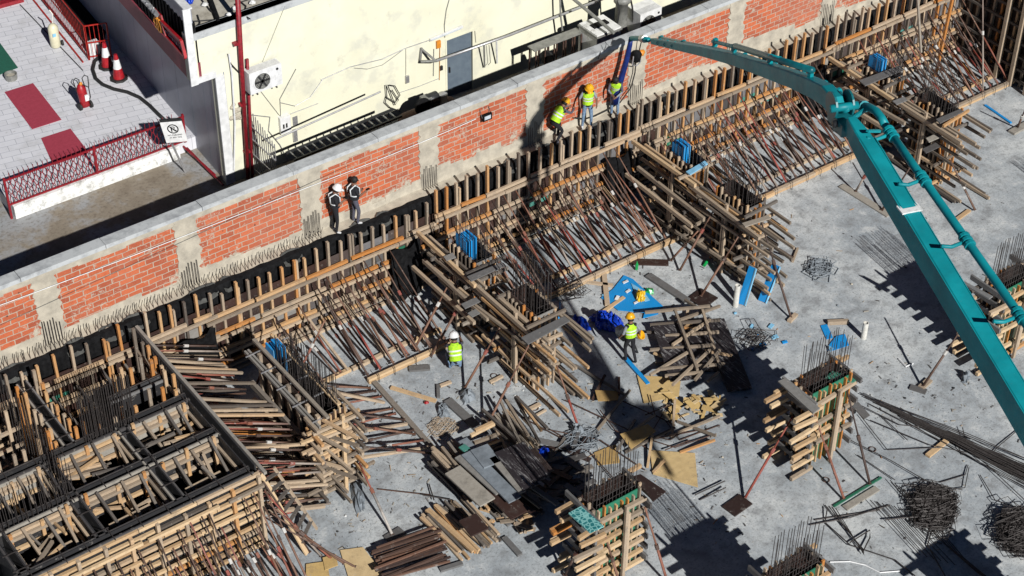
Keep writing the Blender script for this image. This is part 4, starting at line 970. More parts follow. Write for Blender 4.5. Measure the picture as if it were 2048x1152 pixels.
board([(1650, 755), (1665, 742), (1716, 758), (1706, 764)], 2.6, 'plygreen', 'small green board at the right corner of the right of centre form', .03)
board([(1570, 1130), (1600, 1092), (1645, 1110), (1625, 1140)], 2.6, 'plydark', 'dark board on the corner of the bottom edge form', .04, .2)
board([(1680, 785), (1692, 776), (1740, 830), (1728, 838)], 1.6, 'plygrey', 'grey board poking out at the right side of the right of centre form', .03, .3)
# raking props of the columns, with their sole boards
def cprop(f, h, hz, lab, style=None, r=.034, timber=False):
    F_ = at(*f, .06); H_ = at(*h, hz)
    if timber: return timberprop(F_, H_, lab, None)
    return prop(F_, H_, lab, None, style, r)
cprop((1490, 996), (1586, 832), 1.9, 'red steel prop bracing the left side of the right of centre form', .68)
cprop((1688, 998), (1626, 822), 2.0, 'long red steel prop bracing the front of the right of centre form', .60)
cprop((1740, 968), (1692, 772), 2.5, 'dark steel prop with white collar bracing the right of centre form', .05)
cprop((1846, 772), (1928, 650), 2.2, 'brown steel prop bracing the form behind the boom', .2)
cprop((1240, 1170), (1208, 1062), 2.0, 'red steel prop on the front left of the bottom centre form', .5)
cprop((1335, 1165), (1290, 1015), 2.3, 'red steel prop on the front right of the bottom centre form', .6)
cprop((1130, 1150), (1166, 1080), 1.5, 'dark prop under the teal patterned board', .1)
cprop((785, 765+305), (718, 925), 1.1, 'dark steel prop with white head standing over the bare slab', .9)
cprop((930, 775), (1016, 628), 2.2, 'red steel prop right of the crouching worker', .5)
cprop((968, 862), (1064, 678), 2.2, 'long red prop bracing the left of centre outer form', .45)
cprop((1158, 858), (1113, 730), 1.6, 'orange red prop at the front of the left of centre outer form', .68)
cprop((828, 700), (915, 535), 2.2, 'long red prop crossing the left bay to the inner form', .45)
cprop((862, 712), (943, 568), 2.0, 'second red prop crossing the left bay to the inner form', .35)
cprop((1402, 592), (1490, 452), 2.3, 'long red steel prop bracing the centre right outer form', .45)
cprop((1360, 540), (1432, 412), 2.3, 'long rusty prop bracing the centre right column row', .45)
cprop((1342, 520), (1396, 462), 1.7, 'short red prop standing on the black board', .55)
cprop((1582, 635), (1522, 442), 2.6, 'long dark prop leaning against the right end of the centre right form', .1)
cprop((1585, 515), (1530, 480), 1.0, 'low prop at the right end of the centre right form', .1)
cprop((1712, 382), (1742, 330), 1.4, 'pale prop under the boom knuckle', .85)
cprop((1764, 420), (1830, 320), 2.0, 'brown prop bracing the upper right outer form', .3)
cprop((1950, 420), (1900, 320), 1.6, 'thin brown prop standing on a plank right of the pipe', .3)
cprop((2035, 255), (2052, 215), 1.4, 'brown prop at the right edge', .3)
for (f, h, hz, l) in (((585, 770), (650, 640), 2.0, 'left'), ((512, 770), (560, 668), 2.0, 'farthest left'), ((548, 860), (600, 780), 2.0, 'middle'), ((620, 940), (660, 870), 1.9, 'right')):
    cprop(f, h, hz, 'red prop leaning on the long side form, %s one' % l, .62)
def sole(c, L, w, ang, mat, lab, tint=.3, h=.05):
    C = at(*c, 0); d = V((math.cos(ang), math.sin(ang), 0)); 
    return one('sole_board', MB().beam(C-d*L/2+V((0, 0, h/2+.003)), C+d*L/2+V((0, 0, h/2+.003)), w, h, tint=tint), mat, lab, 'board')
sole((1474, 1012), .72, .5, 0.1, 'plydark', 'black square board under the red prop at the lower right', .1)
sole((1715, 985), 1.9, .06, .02, 'plygreen', 'long green edged board under two props at the lower right', .1, .05); sole((1722, 998), 1.3, .2, .02, 'plygrey', 'white stained plank beside the long green edged board', .9)
sole((1850, 770), .5, .2, .2, 'wood', 'small timber under the prop near the right edge', .4, .08); sole((1836, 780), .5, .22, -1.1, 'plygrey', 'dark board end beside the small timber on the right', .2)
sole((1585, 638), .45, .14, .3, 'wood', 'short timber block under the long dark prop', .6, .09)
sole((1925, 432), .8, .14, .15, 'woodnew', 'plank under the thin prop beside the pipe', .4, .06)
sole((2040, 258), 1.0, .28, .05, 'plygrey', 'pale plank at the right edge of the slab', .9, .08)
sole((1405, 598), .7, .7, .2, 'plydark', 'black square board at the foot of the centre props', .05)
sole((790, 1072), .55, .35, .1, 'plygrey', 'small dark board under the white headed prop', .15)
sole((1730, 402), .28, 2.2, .05, 'plygrey', 'long pale plank lying on the slab left of the boom', .95, .05)
sole((1590, 512), .75, .07, .6, 'wood', 'thin timber end beyond the centre right form', .4, .08)
sole((1300, 526), .3, 1.2, .9, 'plydark', 'dark board lying near the green bottle', .3)
# ---- right end formwork panel
XR = 22.4
t = thing('end_formwork', 'tall dark formwork panel closing the upper right end of the pit', 'formwork', (XR, -.5, 0), 'long wall formwork')
for y in (-2.6, -1.35, -.1, 1.15): 
    MB().box(XR, XR+.02, y, y+1.24, .02, 4.2, U(0, .4)).build('plywood_sheet', 'plydark', t)
y = -2.5
while y < 2.2: MB().beam((XR-.07, y, .03), (XR-.07, y, 4.2+U(-.1, .15)), .12, .08, (0, 1, 0), tw()).build('stud', 'wood', t); y += .36
for z in (.3, .75, 1.25, 1.8, 2.4, 3.0, 3.6): MB().beam((XR-.2, -2.6, z), (XR-.2, 2.3, z), .07, .09, tint=.15).build('waler', 'woodold', t)
for y in (-1.9, -1.15, -.45): MB().beam((XR-.32, y, .03), (XR-.32, y+.02, 3.9), .15, .14, (0, 1, 0), .45).build('strongback', 'wood', t)
MB().beam((XR-.36, -2.6, 4.), (XR-.36, 1.2, 4.), .14, .16, tint=.3).build('top_beam', 'wood', t)
prop((20.9, -.9, .1), (XR-.36, .9, 3.4), 'pale steel prop leaning on the end formwork panel', None, .85)
tag(MB().beam(V((20.3, .9, .02)), V((20.6, 1.0, 3.3)), .1, .09, (0, 1, 0), 1).build('timber_post', 'wood'), 'orange timber post standing beside the end formwork panel', 'post')
tag(MB().beam(atY(1835, -5, 1.2), atY(1842, 105, .6), .08, .06, (0, 1, 0), .8).build('timber_post', 'woodold'), 'pale forked timber leaning in the upper right bay', 'post')
# ================================================================ CELL BLOCK, lower left
R.seed(41)
ZT = 2.9
cb = thing('cell_block_formwork', 'large dark block of open formwork cells filling the lower left corner', 'formwork', (-15.5, -1.5, 0))
def wallpair(x0, y0, x1, y1, gap=.2, zt=ZT, lab='wall_form'):
    d = V((x1-x0, y1-y0, 0)).normalized(); s = V((-d.y, d.x, 0))*gap/2
    for sg_ in (1, -1):
        a = V((x0, y0, 0))+s*sg_; b = V((x1, y1, 0))+s*sg_
        MB().beam(a+V((0, 0, zt/2)), b+V((0, 0, zt/2)), .03, zt-.02, tint=U(.2, .7)).build(lab, 'plyblack', cb)
        MB().beam(a+s*sg_*.35+V((0, 0, zt-.05)), b+s*sg_*.35+V((0, 0, zt-.05)), .06, .08, tint=R.choice([0, .1, .5, .9])).build('edge_timber', 'plygrey', cb)
    L = (V((x1, y1, 0))-V((x0, y0, 0))).length; k = .4
    while k < L: 
        c = V((x0, y0, zt+.01))+d*k; MB().beam(c-s*2.4, c+s*2.4, .025, .02).build('tie_rod', 'rebar', cb); k += U(.6, .9)
XS = [-12.0, -14.18, -16.38, -18.5]; YS = [-4.95, -3.12, -1.45]
MB().beam((-12.0, 2.0, ZT/2), (-12.0, -4.9, ZT/2), .035, ZT, tint=.55).build('east_panel', 'plyblack', cb)
MB().beam((-11.92, 2.0, ZT-.02), (-11.92, -5.3, ZT-.02), .09, .09, tint=.8).build('edge_timber', 'plygrey', cb)
MB().beam((-12.2, -1.3, ZT/2), (-12.2, -4.8, ZT/2), .03, ZT-.03, tint=.5).build('wall_form', 'plyblack', cb)
for x in XS[1:]: wallpair(x, -1.45, x, -4.85)
for y in YS: wallpair(-19.6, y, -12.15, y)
wallpair(-15.6, 1.7, -15.6, -1.35); wallpair(-13.9, -.2, -12.1, -.2, .16, 2.75)
# cell fittings
cells = [(XS[i+1]+.1, XS[i]-.1-(.1 if i == 0 else 0), YS[j]+.1, YS[j+1]-.1) for i in range(3) for j in range(2)]
for ci, (xa, xb, ya, yb) in enumerate(cells):
    for z in (2.70, 2.15, 1.4):
        MB().beam((xa+.05, yb-.10, z), (xb-.05, yb-.10, z+U(-.03, .03)), .09, .1, tint=U(.4, .75)).build('waler', 'woodnew' if R.random() < .2 else 'wood', cb)
        MB().beam((xa+.05, yb-.2, z-.08), (xb-.1, yb-.2, z-.08), .07, .09, tint=U(.3, .7)).build('waler', 'wood', cb) if z > 2.5 else 0
        MB().beam((xa+.05, ya+.12, z-.1), (xb-.05, ya+.12, z-.1), .07, .09, tint=U(.1, .5)).build('waler', 'wood', cb)
    for x in (xa+.15, (xa+xb)/2+U(-.1, .1), xb-.2):
        MB().beam((x, yb-.18, .1), (x, yb-.18, ZT+U(-.1, .15)), .09, .08, (0, 1, 0), U(.7, 1)).build('stud', 'wood', cb)
    for x in (xa+U(.35, .55), (xa+xb)/2+U(0, .2), xb-U(.25, .4)):
        MB().beam((x, yb-.15, ZT-.05+U(-.05, .1)), (x+U(-.12, .12), ya+.12, ZT-.35+U(-.15, .1)), .07, .09, tint=U(.1, .5)).build('strut', 'woodold' if R.random() < .4 else 'wood', cb)
    for z in (2.6, 2.1):
        MB().beam((xb-.12, ya+.1, z), (xb-.12, yb-.1, z), .07, .09, tint=U(.2, .7)).build('waler', 'wood', cb)
        MB().beam((xa+.10, ya+.1, z), (xa+.10, yb-.1, z), .07, .09, tint=U(.2, .7)).build('waler', 'wood', cb)
    if ci % 2 == 0: MB().beam((xa+.3, (ya+yb)/2-.3, 2.55), (xb-.5, (ya+yb)/2-.2, 2.5), .09, .08, tint=.6).build('strut', 'wood', cb)
for ci, (xa, xb, ya, yb) in enumerate(cells):
    for k in range(9):
        c = V((U(xa+.3, xb-.3), U(ya+.2, yb-.2), U(1.6, 2.75))); a = R.choice([U(-.25, .25), U(1.3, 1.9), U(0, 3.1)]); d = V((math.cos(a), math.sin(a), U(-.25, .25)))*U(.3, .65)
        MB().beam(c-d, c+d, U(.05, .09), U(.05, .09), tint=tw()).build('loose_strut', R.choice(['wood', 'woodold', 'woodnew']), cb)
    if ci % 2: MB().beam((xa+.1, yb-.07, 2.55), (xb-.1, yb-.07, 2.55), .03, .6, tint=U(.6, 1)).build('lining_board', 'plygrey', cb)
# studs and walers of the northern part
for (x0, y0, x1, y1, n) in ((-12.25, 1.4, -12.25, -1.2, 7), (-15.85, 1.3, -15.85, -1.2, 7), (-15.35, 1.3, -15.35, -1.2, 7), (-18.9, -1.15, -16., -1.15, 8), (-15., -1.2, -12.4, -1.2, 7), (-13.6, .1, -12.4, .1, 4), (-18.8, .3, -16.2, .4, 6)):
    for k in range(n+1):
        p = V((x0, y0, 0)).lerp(V((x1, y1, 0)), k/n)+V((U(-.05, .05), U(-.05, .05), 0))
        MB().beam((p.x, p.y, .05), (p.x+U(-.03, .03), p.y, ZT+U(.05, .55)), .09, .08, (0, 1, 0), tw() if R.random() < .55 else U(.85, 1)).build('stud', 'wood', cb)
    for z in (.7, 1.4, 2.0, 2.55): MB().beam((x0, y0, z), (x1, y1, z+U(-.05, .05)), .08, .09, tint=U(.1, .6)).build('waler', 'wood', cb)
for k in range(9):
    x = -18.6+k*.75; MB().beam((x, 1.6, 2.2+U(-.3, .2)), (x+U(.1, .5), -1.1, 1.2+U(-.4, .3)), .06, .07, tint=U(.0, .4)).build('strut', 'woodold', cb)
cage(-15.2, -13.75, -1.52, -1.38, .1, 4.55, 22, 2, 'dense curtain of tall dark bars inside the cell block', .013, False)
cage(-16.45, -16.3, -3.0, 1.4, .1, 3.9, 2, 20, 'line of bars along the middle wall of the cell block', .012, False)
cage(-18.3, -16.55, -3.2, -3.05, .1, 3.7, 14, 2, 'bars rising between the two left cells of the block', .011, False)
cage(-19.4, -18.6, -1.5, -1.38, .1, 4.3, 10, 2, 'group of tall bars at the left edge of the cell block', .012, False)
cage(-12.12, -12.05, -1.0, 1.7, .1, 2.88, 2, 16, 'bars standing along the inner face of the dark side panel', .012, False)
# south face with yellow walers
for z in [.2+.29*k for k in range(10)]:
    x = -19.8
    while x < -12.1:
        l = U(1.4, 2.6); x2 = min(x+l, -12.0)
        MB().beam((x, -5.14, z), (x2-.02, -5.14, z), .09, .10, tint=U(0, 1)).build('waler', 'woodnew' if R.random() < .7 else 'wood', cb); x = x2
x = -19.5
while x < -12.0:
    MB().beam((x, -5.26, .03), (x, -5.24, ZT-.12+U(-.1, .2)), .09, .12, (0, 1, 0), U(.3, .9)).build('stud', 'wood', cb)
    x += U(.68, .8)
for z in (.5, 1.25, 1.95, 2.55):
    x = -19.6
    while x < -12.1:
        x2 = min(x+U(1.2, 2.4), -12.); MB().beam((x, -5.37, z), (x2-U(.02, .3), -5.37, z+U(-.03, .03)), .08, .09, tint=U(.2, .9)).build('waler', 'woodnew' if R.random() < .6 else 'wood', cb); x = x2
R.seed(43)
x = -19.3; k = 0
while x < -12.0:
    lab = 'raking props in front of the yellow cell block face'
    for z, fy in ((2.5, -7.3), (1.9, -7.1), (1.2, -6.6), (.6, -6.3)):
        if R.random() < .8: prop((x+.15+U(-.1, .1), fy+U(-.1, .1), .03), (x+U(-.05, .05), -5.42, z+U(-.08, .08)), 'steel prop raking up to the yellow cell block face', lab, r=.028)
    x += U(.27, .34)
for k in range(5):
    prop((-11.2+k*.18, -6.0-k*.3, .03), (-11.95, -5.2, 2.5-k*.35), 'steel prop at the right corner of the yellow cell block face', 'props at the corner of the cell block')
# timber ladder leaning at the corner
t = thing('timber_ladder', 'pale home made timber ladder leaning at the corner of the cell block', 'ladder', at(614, 1108, 0))
a0 = at(522, 948, 2.6); a1 = at(614, 1108, .05); b0 = at(548, 935, 2.6); b1 = at(634, 1058, .35)
MB().beam(a0, a1, .13, .05, tint=.9).build('rail', 'woodnew', t); MB().beam(b0, b1, .08, .05, tint=.5).build('rail', 'wood', t)
for k in range(7):
    f = .08+k*.13; MB().beam(a0.lerp(a1, f), b0.lerp(b1, f), .10, .04, tint=.1).build('rung', 'woodold', t)
# bracing between block and long side form
R.seed(44)
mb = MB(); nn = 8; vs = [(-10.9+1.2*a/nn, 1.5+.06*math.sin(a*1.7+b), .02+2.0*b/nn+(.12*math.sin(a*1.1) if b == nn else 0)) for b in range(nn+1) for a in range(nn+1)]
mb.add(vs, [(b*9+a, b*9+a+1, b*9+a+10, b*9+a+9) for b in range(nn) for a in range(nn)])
one('painted_shade_sheet', mb, 'black', 'painted shade sheet in the wall corner at the head of the long side form', 'sheet')  # dark sheet added to put the shade of this corner into colour
y = 1.3; k = 0
lab = 'braces between the cell block and the long side form'
while y > -4.9:
    for z, z2 in ((2.72, 1.68), (2.3, 1.25), (1.75, .8), (1.1, .3), (.6, .1)):
        if R.random() < .86:
            p, q = (-9.9+U(-.05, .1), y+U(-.12, .05)-.05, z2+U(-.08, .08)), (-11.85, y+U(-.1, .1), z+U(-.06, .06))
            if R.random() < .62: prop(p, q, 'rusty steel brace between cell block and long side form', lab, R.choice([.1, .2, .3, .62, .85, .8]), plate=False, r=.028)
            else: timberprop(p, q, 'timber brace between cell block and long side form', 'timber '+lab, .065)
    y -= U(.26, .31); k += 1
for k in range(9):
    y = 1.0-k*.7; plank((-11.8, y, .3+U(0, .5)), (-10.1, y-U(0, .5), .1+U(0, .3)), .1, .09, 'wood', 'loose timber among the braces left of the long side form', group='loose timbers among the braces')
for k in range(16):
    y = U(-4.6, 1.2); plank((-11.82, y, .06), (-11.82, y, 2.7), .09, .1, 'wood', 'vertical timber against the outer face of the dark side panel', 'timber', 'verticals on the dark side panel', up=(0, 1, 0)) if k % 2 == 0 else 0
# long side form
t = thing('side_formwork', 'long dark plywood form with six broad studs, left of centre', 'formwork', (-9.2, -2.7, 0))
for k in range(4): 
    y0 = -1.0-k*.83; MB().box(-9.6, -9.58, y0-.82, y0, .02, 2.85, U(0, .45)).build('plywood_sheet', 'plydark', t); MB().box(-8.88, -8.86, y0-.82, y0, .02, 2.85, U(0, .45)).build('plywood_sheet', 'plydark', t)
MB().box(-9.58, -8.88, -4.33, -4.31, .02, 2.85, .3).build('plywood_sheet', 'plydark', t); MB().box(-9.58, -8.88, -1.02, -1., .02, 2.85, .3).build('plywood_sheet', 'plydark', t)
for k in range(7): MB().beam((-9.66, -1.1-k*.52, .05), (-9.66, -1.1-k*.52, 2.85+U(0, .1)), .1, .13, (0, 1, 0), U(.2, .6)).build('stud', 'wood', t); MB().beam((-8.8, -1.1-k*.52, .05), (-8.8, -1.1-k*.52, 2.85), .09, .1, (0, 1, 0), U(.2, .6)).build('stud', 'wood', t)
for x in (-9.76, -9.86): MB().beam((x, -.6, 2.72), (x, -4.5, 2.7), .06, .1, tint=.7).build('top_rail', 'plygrey', t)
MB().beam((-9.5, -.5, 2.93), (-9.5, -4.5, 2.93), .1, .08, tint=.8).build('edge_timber', 'woodold', t)
MB().beam((-8.95, -.6, 2.9), (-8.95, -4.2, 2.9), .12, .06, tint=.8).build('edge_timber', 'woodnew', t)
for x in (-9.8,): 
    for z in (.35, .95, 1.5, 1.62): MB().beam((x, -.7, z), (x, -4.6, z), .12, .1, tint=.55).build('waler', 'woodold' if z > 1 else 'wood', t)
for k in range(5):
    y = -.9-k*.85; MB().beam((-10.0, y, 2.8), (-8.6, y, 2.85), .03, .03).build('tie_rod', 'silver', t)
MB().beam((-10.1, -.2, .05), (-10.1, -4.6, .05), .24, .05, tint=.9).build('sole_board', 'plygrey', t)
for k in range(8):
    z = .2+k*.35
    for o in (0, 1): MB().beam((-9.85-U(.0, .6), -4.42-o*.1+U(-.05, .02), z+U(-.07, .07)), (-8.7+U(-.3, .6), -4.42-o*.1+U(-.12, .02), z+U(-.09, .09)), .075, .085, tint=U(.1, .8)).build('clamp_timber', 'woodnew' if R.random() < .35 else 'wood', t)
    MB().beam((-9.6+U(-.3, .3), -4.3, z+.1), (-9.4+U(-.3, .5), -5.0-U(0, .5), z+U(-.1, .2)), .07, .08, tint=U(.1, .8)).build('clamp_timber', 'wood', t)
    MB().beam((-9.95, -4.7-U(.0, .3), z+.17), (-9.95, -3.9+U(-.3, .2), z+.17), .085, .1, tint=tw()).build('clamp_timber', 'wood', t)
    MB().beam((-8.7, -4.8-U(.0, .5), z+.17), (-8.7, -3.6+U(-.3, .2), z+.17), .085, .1, tint=tw()).build('clamp_timber', 'wood', t)
for k in range(5): MB().beam((-9.5+k*.15, -4.36, .03), (-9.5+k*.15, -4.36, 2.9+U(-.05, .1)), .05, .08, (0, 1, 0), tw()).build('stud', 'woodnew', t)
MB().beam((-9.15, -4.62, .05), (-9.1, -4.6, 2.9), .1, .09, (0, 1, 0), .7).build('strongback', 'woodnew', t)
cage(-9.42, -8.98, -4.15, -1.7, .05, 3.85, 3, 28, 'long dense rebar cage standing between the faces of the long side form')
f = thing('foam_boards', 'bundle of upright blue foam boards at the head of the long side form', 'foam boards', (-9.2, -1.2, 2.5), 'blue foam bundles')
for k in range(5): MB().box(-9.45+k*.085, -9.395+k*.085, -1.55+U(-.03, .03), -1.1+U(-.03, .03), 2.2, 3.22+U(-.04, .04)).build('board', 'blue', f); MB().box(-9.45+k*.085, -9.44+k*.085, -1.56, -1.55, 2.2, 3.24).build('board_edge', 'bluelt', f)
R.seed(45)
for k in range(13):
    y = -1.3-k*.28
    p, q = (-6.3+U(-.05, .05), y-.15+U(-.1, .1), .1), (-8.72, y+.05, U(.5, 1.0) if k % 3 else U(1.3, 1.9))
    if k % 4 == 3: timberprop(p, q, 'timber brace right of the long side form reaching the edge board', 'timber braces right of the long side form')
    else: prop(p, q, 'dark steel brace from long side form to edge board', 'braces right of the long side form', R.choice([.1, .2, .45, .6]))
plank(at(748, 764, .05), at(882, 915, .05), .16, .08, 'woodold', 'long edge board on the slab catching the fanned braces', tint=.6)
# ================================================================ PLACING BOOM
def loft(path, wh, side, n8=True):
    mb = MB(); vs = []; side = V(side).normalized(); m = len(path)
    for i, p in enumerate(path):
        a = path[max(0, i-1)]; b = path[min(m-1, i+1)]; d = (V(b)-V(a)).normalized(); u = side.cross(d).normalized()
        if u.z < 0: u = -u
        w, h = wh[i]; w /= 2; h /= 2; c = .18*min(w, h)
        for x, y in ((-w+c, -h), (w-c, -h), (w, -h+c), (w, h-c), (w-c, h), (-w+c, h), (-w, h-c), (-w, -h+c)): vs.append(V(p)+side*x+u*y)
    fs = [(i*8+k, i*8+(k+1) % 8, (i+1)*8+(k+1) % 8, (i+1)*8+k) for i in range(m-1) for k in range(8)]
    fs += [tuple(range(8))[::-1], tuple((m-1)*8+k for k in range(8))]
    mb.add(vs, fs); return mb
bm = thing('placing_boom', 'long teal concrete placing boom reaching over the site to the brick wall', 'boom', (2, -11, 12))
T_ = atY(1262, 76, 2.3); K_ = at(1688, 214, 13.3)
n1 = (K_-T_).cross(V((0, 0, 1))).normalized()
def on1(x, y): return atP(x, y, K_, n1)
p1 = [on1(*p) for p in ((1306, 82), (1350, 91), (1410, 103), (1470, 118), (1530, 138), (1585, 157), (1628, 175), (1655, 190), (1672, 210), (1678, 232))]
w1 = [(.16, .18), (.2, .22), (.22, .27), (.24, .32), (.27, .38), (.29, .42), (.3, .46), (.31, .5), (.31, .52), (.30, .46)]
loft(p1, w1, n1).build('outer_section', 'teal', bm)
Kb = at(1698, 240, 13.2); K2 = atP(2031, 781, Kb, V((1, 0, 0)))
n2pt = V((-1.4, -19.95, 10.9))+V((-.735, -.99, 1))*1.7; n2 = (n2pt-Kb).cross(V((0, 0, 1))).normalized()
def on2(x, y): return atP(x, y, Kb, n2)
a2, b2 = on2(1700, 246), on2(2026, 790); d2 = (b2-a2).normalized()
end2 = b2+d2*3.4
cen = [a2, a2.lerp(b2, .06), a2.lerp(b2, .14), b2, end2]
loft(cen, [(.22, .40), (.34, .52), (.38, .60), (.42, .66), (.46, .75)], n2).build('inner_section', 'teal', bm)
up2 = n2.cross(d2); up2 = up2 if up2.z > 0 else -up2
# side plates, pins and link at the knuckle
for s in (-.21, .21):
    mb = MB(); c = on1(1680, 208)
    mb.lathe(c+n1*s-n1*.03, [(.33, 0), (.33, .05)], 16, n1); mb.build('hinge_plate', 'teald', bm)
MB().tube(K_-n1*.34, K_+n1*.34, .1, n=12).build('hinge_pin', 'teal', bm, smooth=True)
c = on1(1690, 245)
MB().tube(c-n1*.3, c+n1*.3, .09, n=12).build('hinge_pin', 'darksteel', bm, smooth=True)
MB().beam(on1(1672, 225), on1(1700, 262), .42, .30).build('knuckle', 'teald', bm)
MB().beam(on1(1672, 232), on1(1676, 262), .18, .2).build('link_arm', 'teald', bm)
lp = on1(1650, 172)+V((0, 0, .02)); 
MB().lathe(on1(1657, 186)-n1*.17, [(.09, 0), (.09, .02)], 10, -n1).build('hazard_mark', 'orange', bm)
MB().beam(on1(1655, 176), on1(1664, 190), .1, .05).build('hazard_mark', 'orange', bm)
# under flange and weld ribs on the long inner section
for s in (-.2, .2):
    MB().beam(a2.lerp(b2, .1)+n2*s+up2*.26, end2+n2*(s+.02)+up2*.34, .02, .05).build('flange', 'teal', bm)
MB().beam(a2.lerp(b2, .375)+up2*.29-n2*.25, a2.lerp(b2, .375)+up2*.29+n2*.25, .3, .04).build('worn_strap', 'peel', bm)
# hydraulic cylinder above the outer section
u1 = V((0, 0, 1))
MB().tube(on1(1425, 90)+u1*.12, on1(1560, 128)+u1*.16, .055, n=10).build('cylinder_rod', 'teal', bm, smooth=True)
MB().tube(on1(1470, 100)+u1*.12, on1(1622, 160)+u1*.28, .085, n=10).build('cylinder', 'teald', bm, smooth=True)
for p in ((1430, 92), (1468, 104), (1540, 126), (1620, 158)): MB().beam(on1(*p), on1(*p)+u1*.24, .12, .1).build('cylinder_lug', 'teal', bm)
# concrete pipeline: far side of the outer section, then right of the inner section
far = n1 if n1.dot(CAM-K_) < 0 else -n1
pl = [on1(*p)+far*.02 for p in ((1262, 77), (1282, 77), (1296, 80))]
MB().poly(pl, .085, 10).build('delivery_pipe', 'teal', bm, smooth=True)
MB().poly([q+far*.27+u1*.05 for q in p1[:-1]], .07, 8).build('delivery_pipe', 'teald', bm, smooth=True)
for q in p1[0:8]: 
    MB().tube(q+far*.27+u1*.05-V((.05, 0, 0)), q+far*.27+u1*.05+V((.05, 0, 0)), .1, n=10).build('pipe_clamp', 'teal', bm); MB().beam(q, q+far*.27+u1*.05, .05, .05).build('pipe_bracket', 'teal', bm)
MB().tube(pl[1]-V((0, 0, .0)), pl[1]+(pl[2]-pl[1])*.5, .12, n=10).build('pipe_clamp', 'silver', bm)
for k in (1, 2, 3): 
    q = p1[0].lerp(p1[1], k/3); MB().poly([q+n1*.14, q+u1*.14, q-n1*.14, q-u1*.14], .018, 4, closed=True).build('clamp_ring', 'teal', bm)
r2 = n2 if n2.dot(RT) > 0 else -n2
def onp(x, y): return atP(x, y, Kb+r2*.62, n2)
pp = [onp(*p) for p in ((1704, 213), (1722, 212), (1737, 214), (1752, 222), (1763, 236), (1770, 250))]
MB().poly([on1(1690, 218)]+pp, .10, 10).build('delivery_pipe', 'teal', bm, smooth=True)
q1 = onp(1770, 250); q2 = onp(2046, 640); dq = (q2-q1)
MB().poly([q1, q1+dq*.25, q1+dq*.5, q2, q2+dq.normalized()*8], .095, 10).build('delivery_pipe', 'teal', bm, smooth=True)
for f_ in (.05, .30, .62, .98):
    c = q1+dq*f_; dn = dq.normalized()
    for o in (-.13, .0, .13): MB().tube(c+dn*(o-.035), c+dn*(o+.035), .135, n=10).build('pipe_clamp', 'teal', bm, smooth=False)
    MB().poly([c, c-r2*.35-up2*.1, c-r2*.62], .045, 8).build('pipe_bracket', 'teal', bm, smooth=True)
MB().poly([pp[2], pp[2]-r2*.35-up2*.3], .06, 8).build('pipe_bracket', 'teal', bm)
MB().tube(pp[1], pp[1]+(pp[2]-pp[1])*.5, .14, n=10).build('pipe_clamp', 'teal', bm)
MB().beam(on2(1735, 262), onp(1768, 262), .07, .06).build('pipe_bracket', 'teal', bm)
for k in range(7):
    c = b2.lerp(a2, k/7)+r2*.24+up2*.2; MB().tube(c, c+d2*.12, .035, n=6).build('bolt', 'teald', bm)
# next joint beyond the picture, casting the broad soft shadow on the slab
MB().tube(end2-n2*.4, end2+n2*.4, .42, n=14).build('inner_joint', 'teald', bm)
loft([end2+V((0, 0, .3)), end2+V((-.6, -3, 2.2)), end2+V((-.2, -8, 5))], [(.4, .7), (.46, .8), (.5, .9)], n2).build('root_section', 'teal', bm)
# rubber end hose
hb = atY(1229, 206, 2.42)
MB_ = MB().poly([T_+V((0, 0, .02)), T_+V((-.03, 0, -.25)), T_.lerp(hb, .35)+V((.05, 0, 0)), T_.lerp(hb, .6)+V((.0, -.02, 0)), T_.lerp(hb, .85)+V((-.02, 0, 0)), hb], .07, 10, r2=.13)
MB_.build('end_hose', 'hose', bm, smooth=True)
# vibrator motor hung beside the hose, with its cable
c = atY(1273, 112, 2.55); t = thing('vibrator_motor', 'black motor with a yellow cap hanging on the wall beside the blue hose', 'motor', c)
MB().lathe(c, [(.08, -.22), (.16, -.15), (.17, .1), (.1, .18)], 10, (.2, 0, 1)).build('housing', 'black', t, smooth=True)
MB().lathe(c+V((.2, 0, .05)), [(.09, -.1), (.12, 0), (.06, .12)], 10, (1, 0, .3)).build('cap', 'orange', t, smooth=True)
for s in (0, 1): MB().poly([c+V((-.2+.3*s, -.08, .1)), c+V((-.25+.35*s, -.1, -.2)), c+V((-.05, -.08, -.32)), c+V((.12, -.06, -.25))], .022, 5).build('guard', 'silver', t)
MB().poly([c+V((.1, 0, .15)), c+V((.12, -.05, .5)), c+V((.14, -.1, .8))], .02, 5).build('hanger', 'darksteel', t)
one('vibrator_cable', MB().poly([atY(*p, 2.6) for p in ((1272, 120), (1270, 145), (1262, 175), (1240, 205), (1215, 220), (1190, 232), (1170, 238), (1150, 235))], .022, 6), 'rubber', 'black cable looping from the hanging motor to the worker in jeans', 'cable')
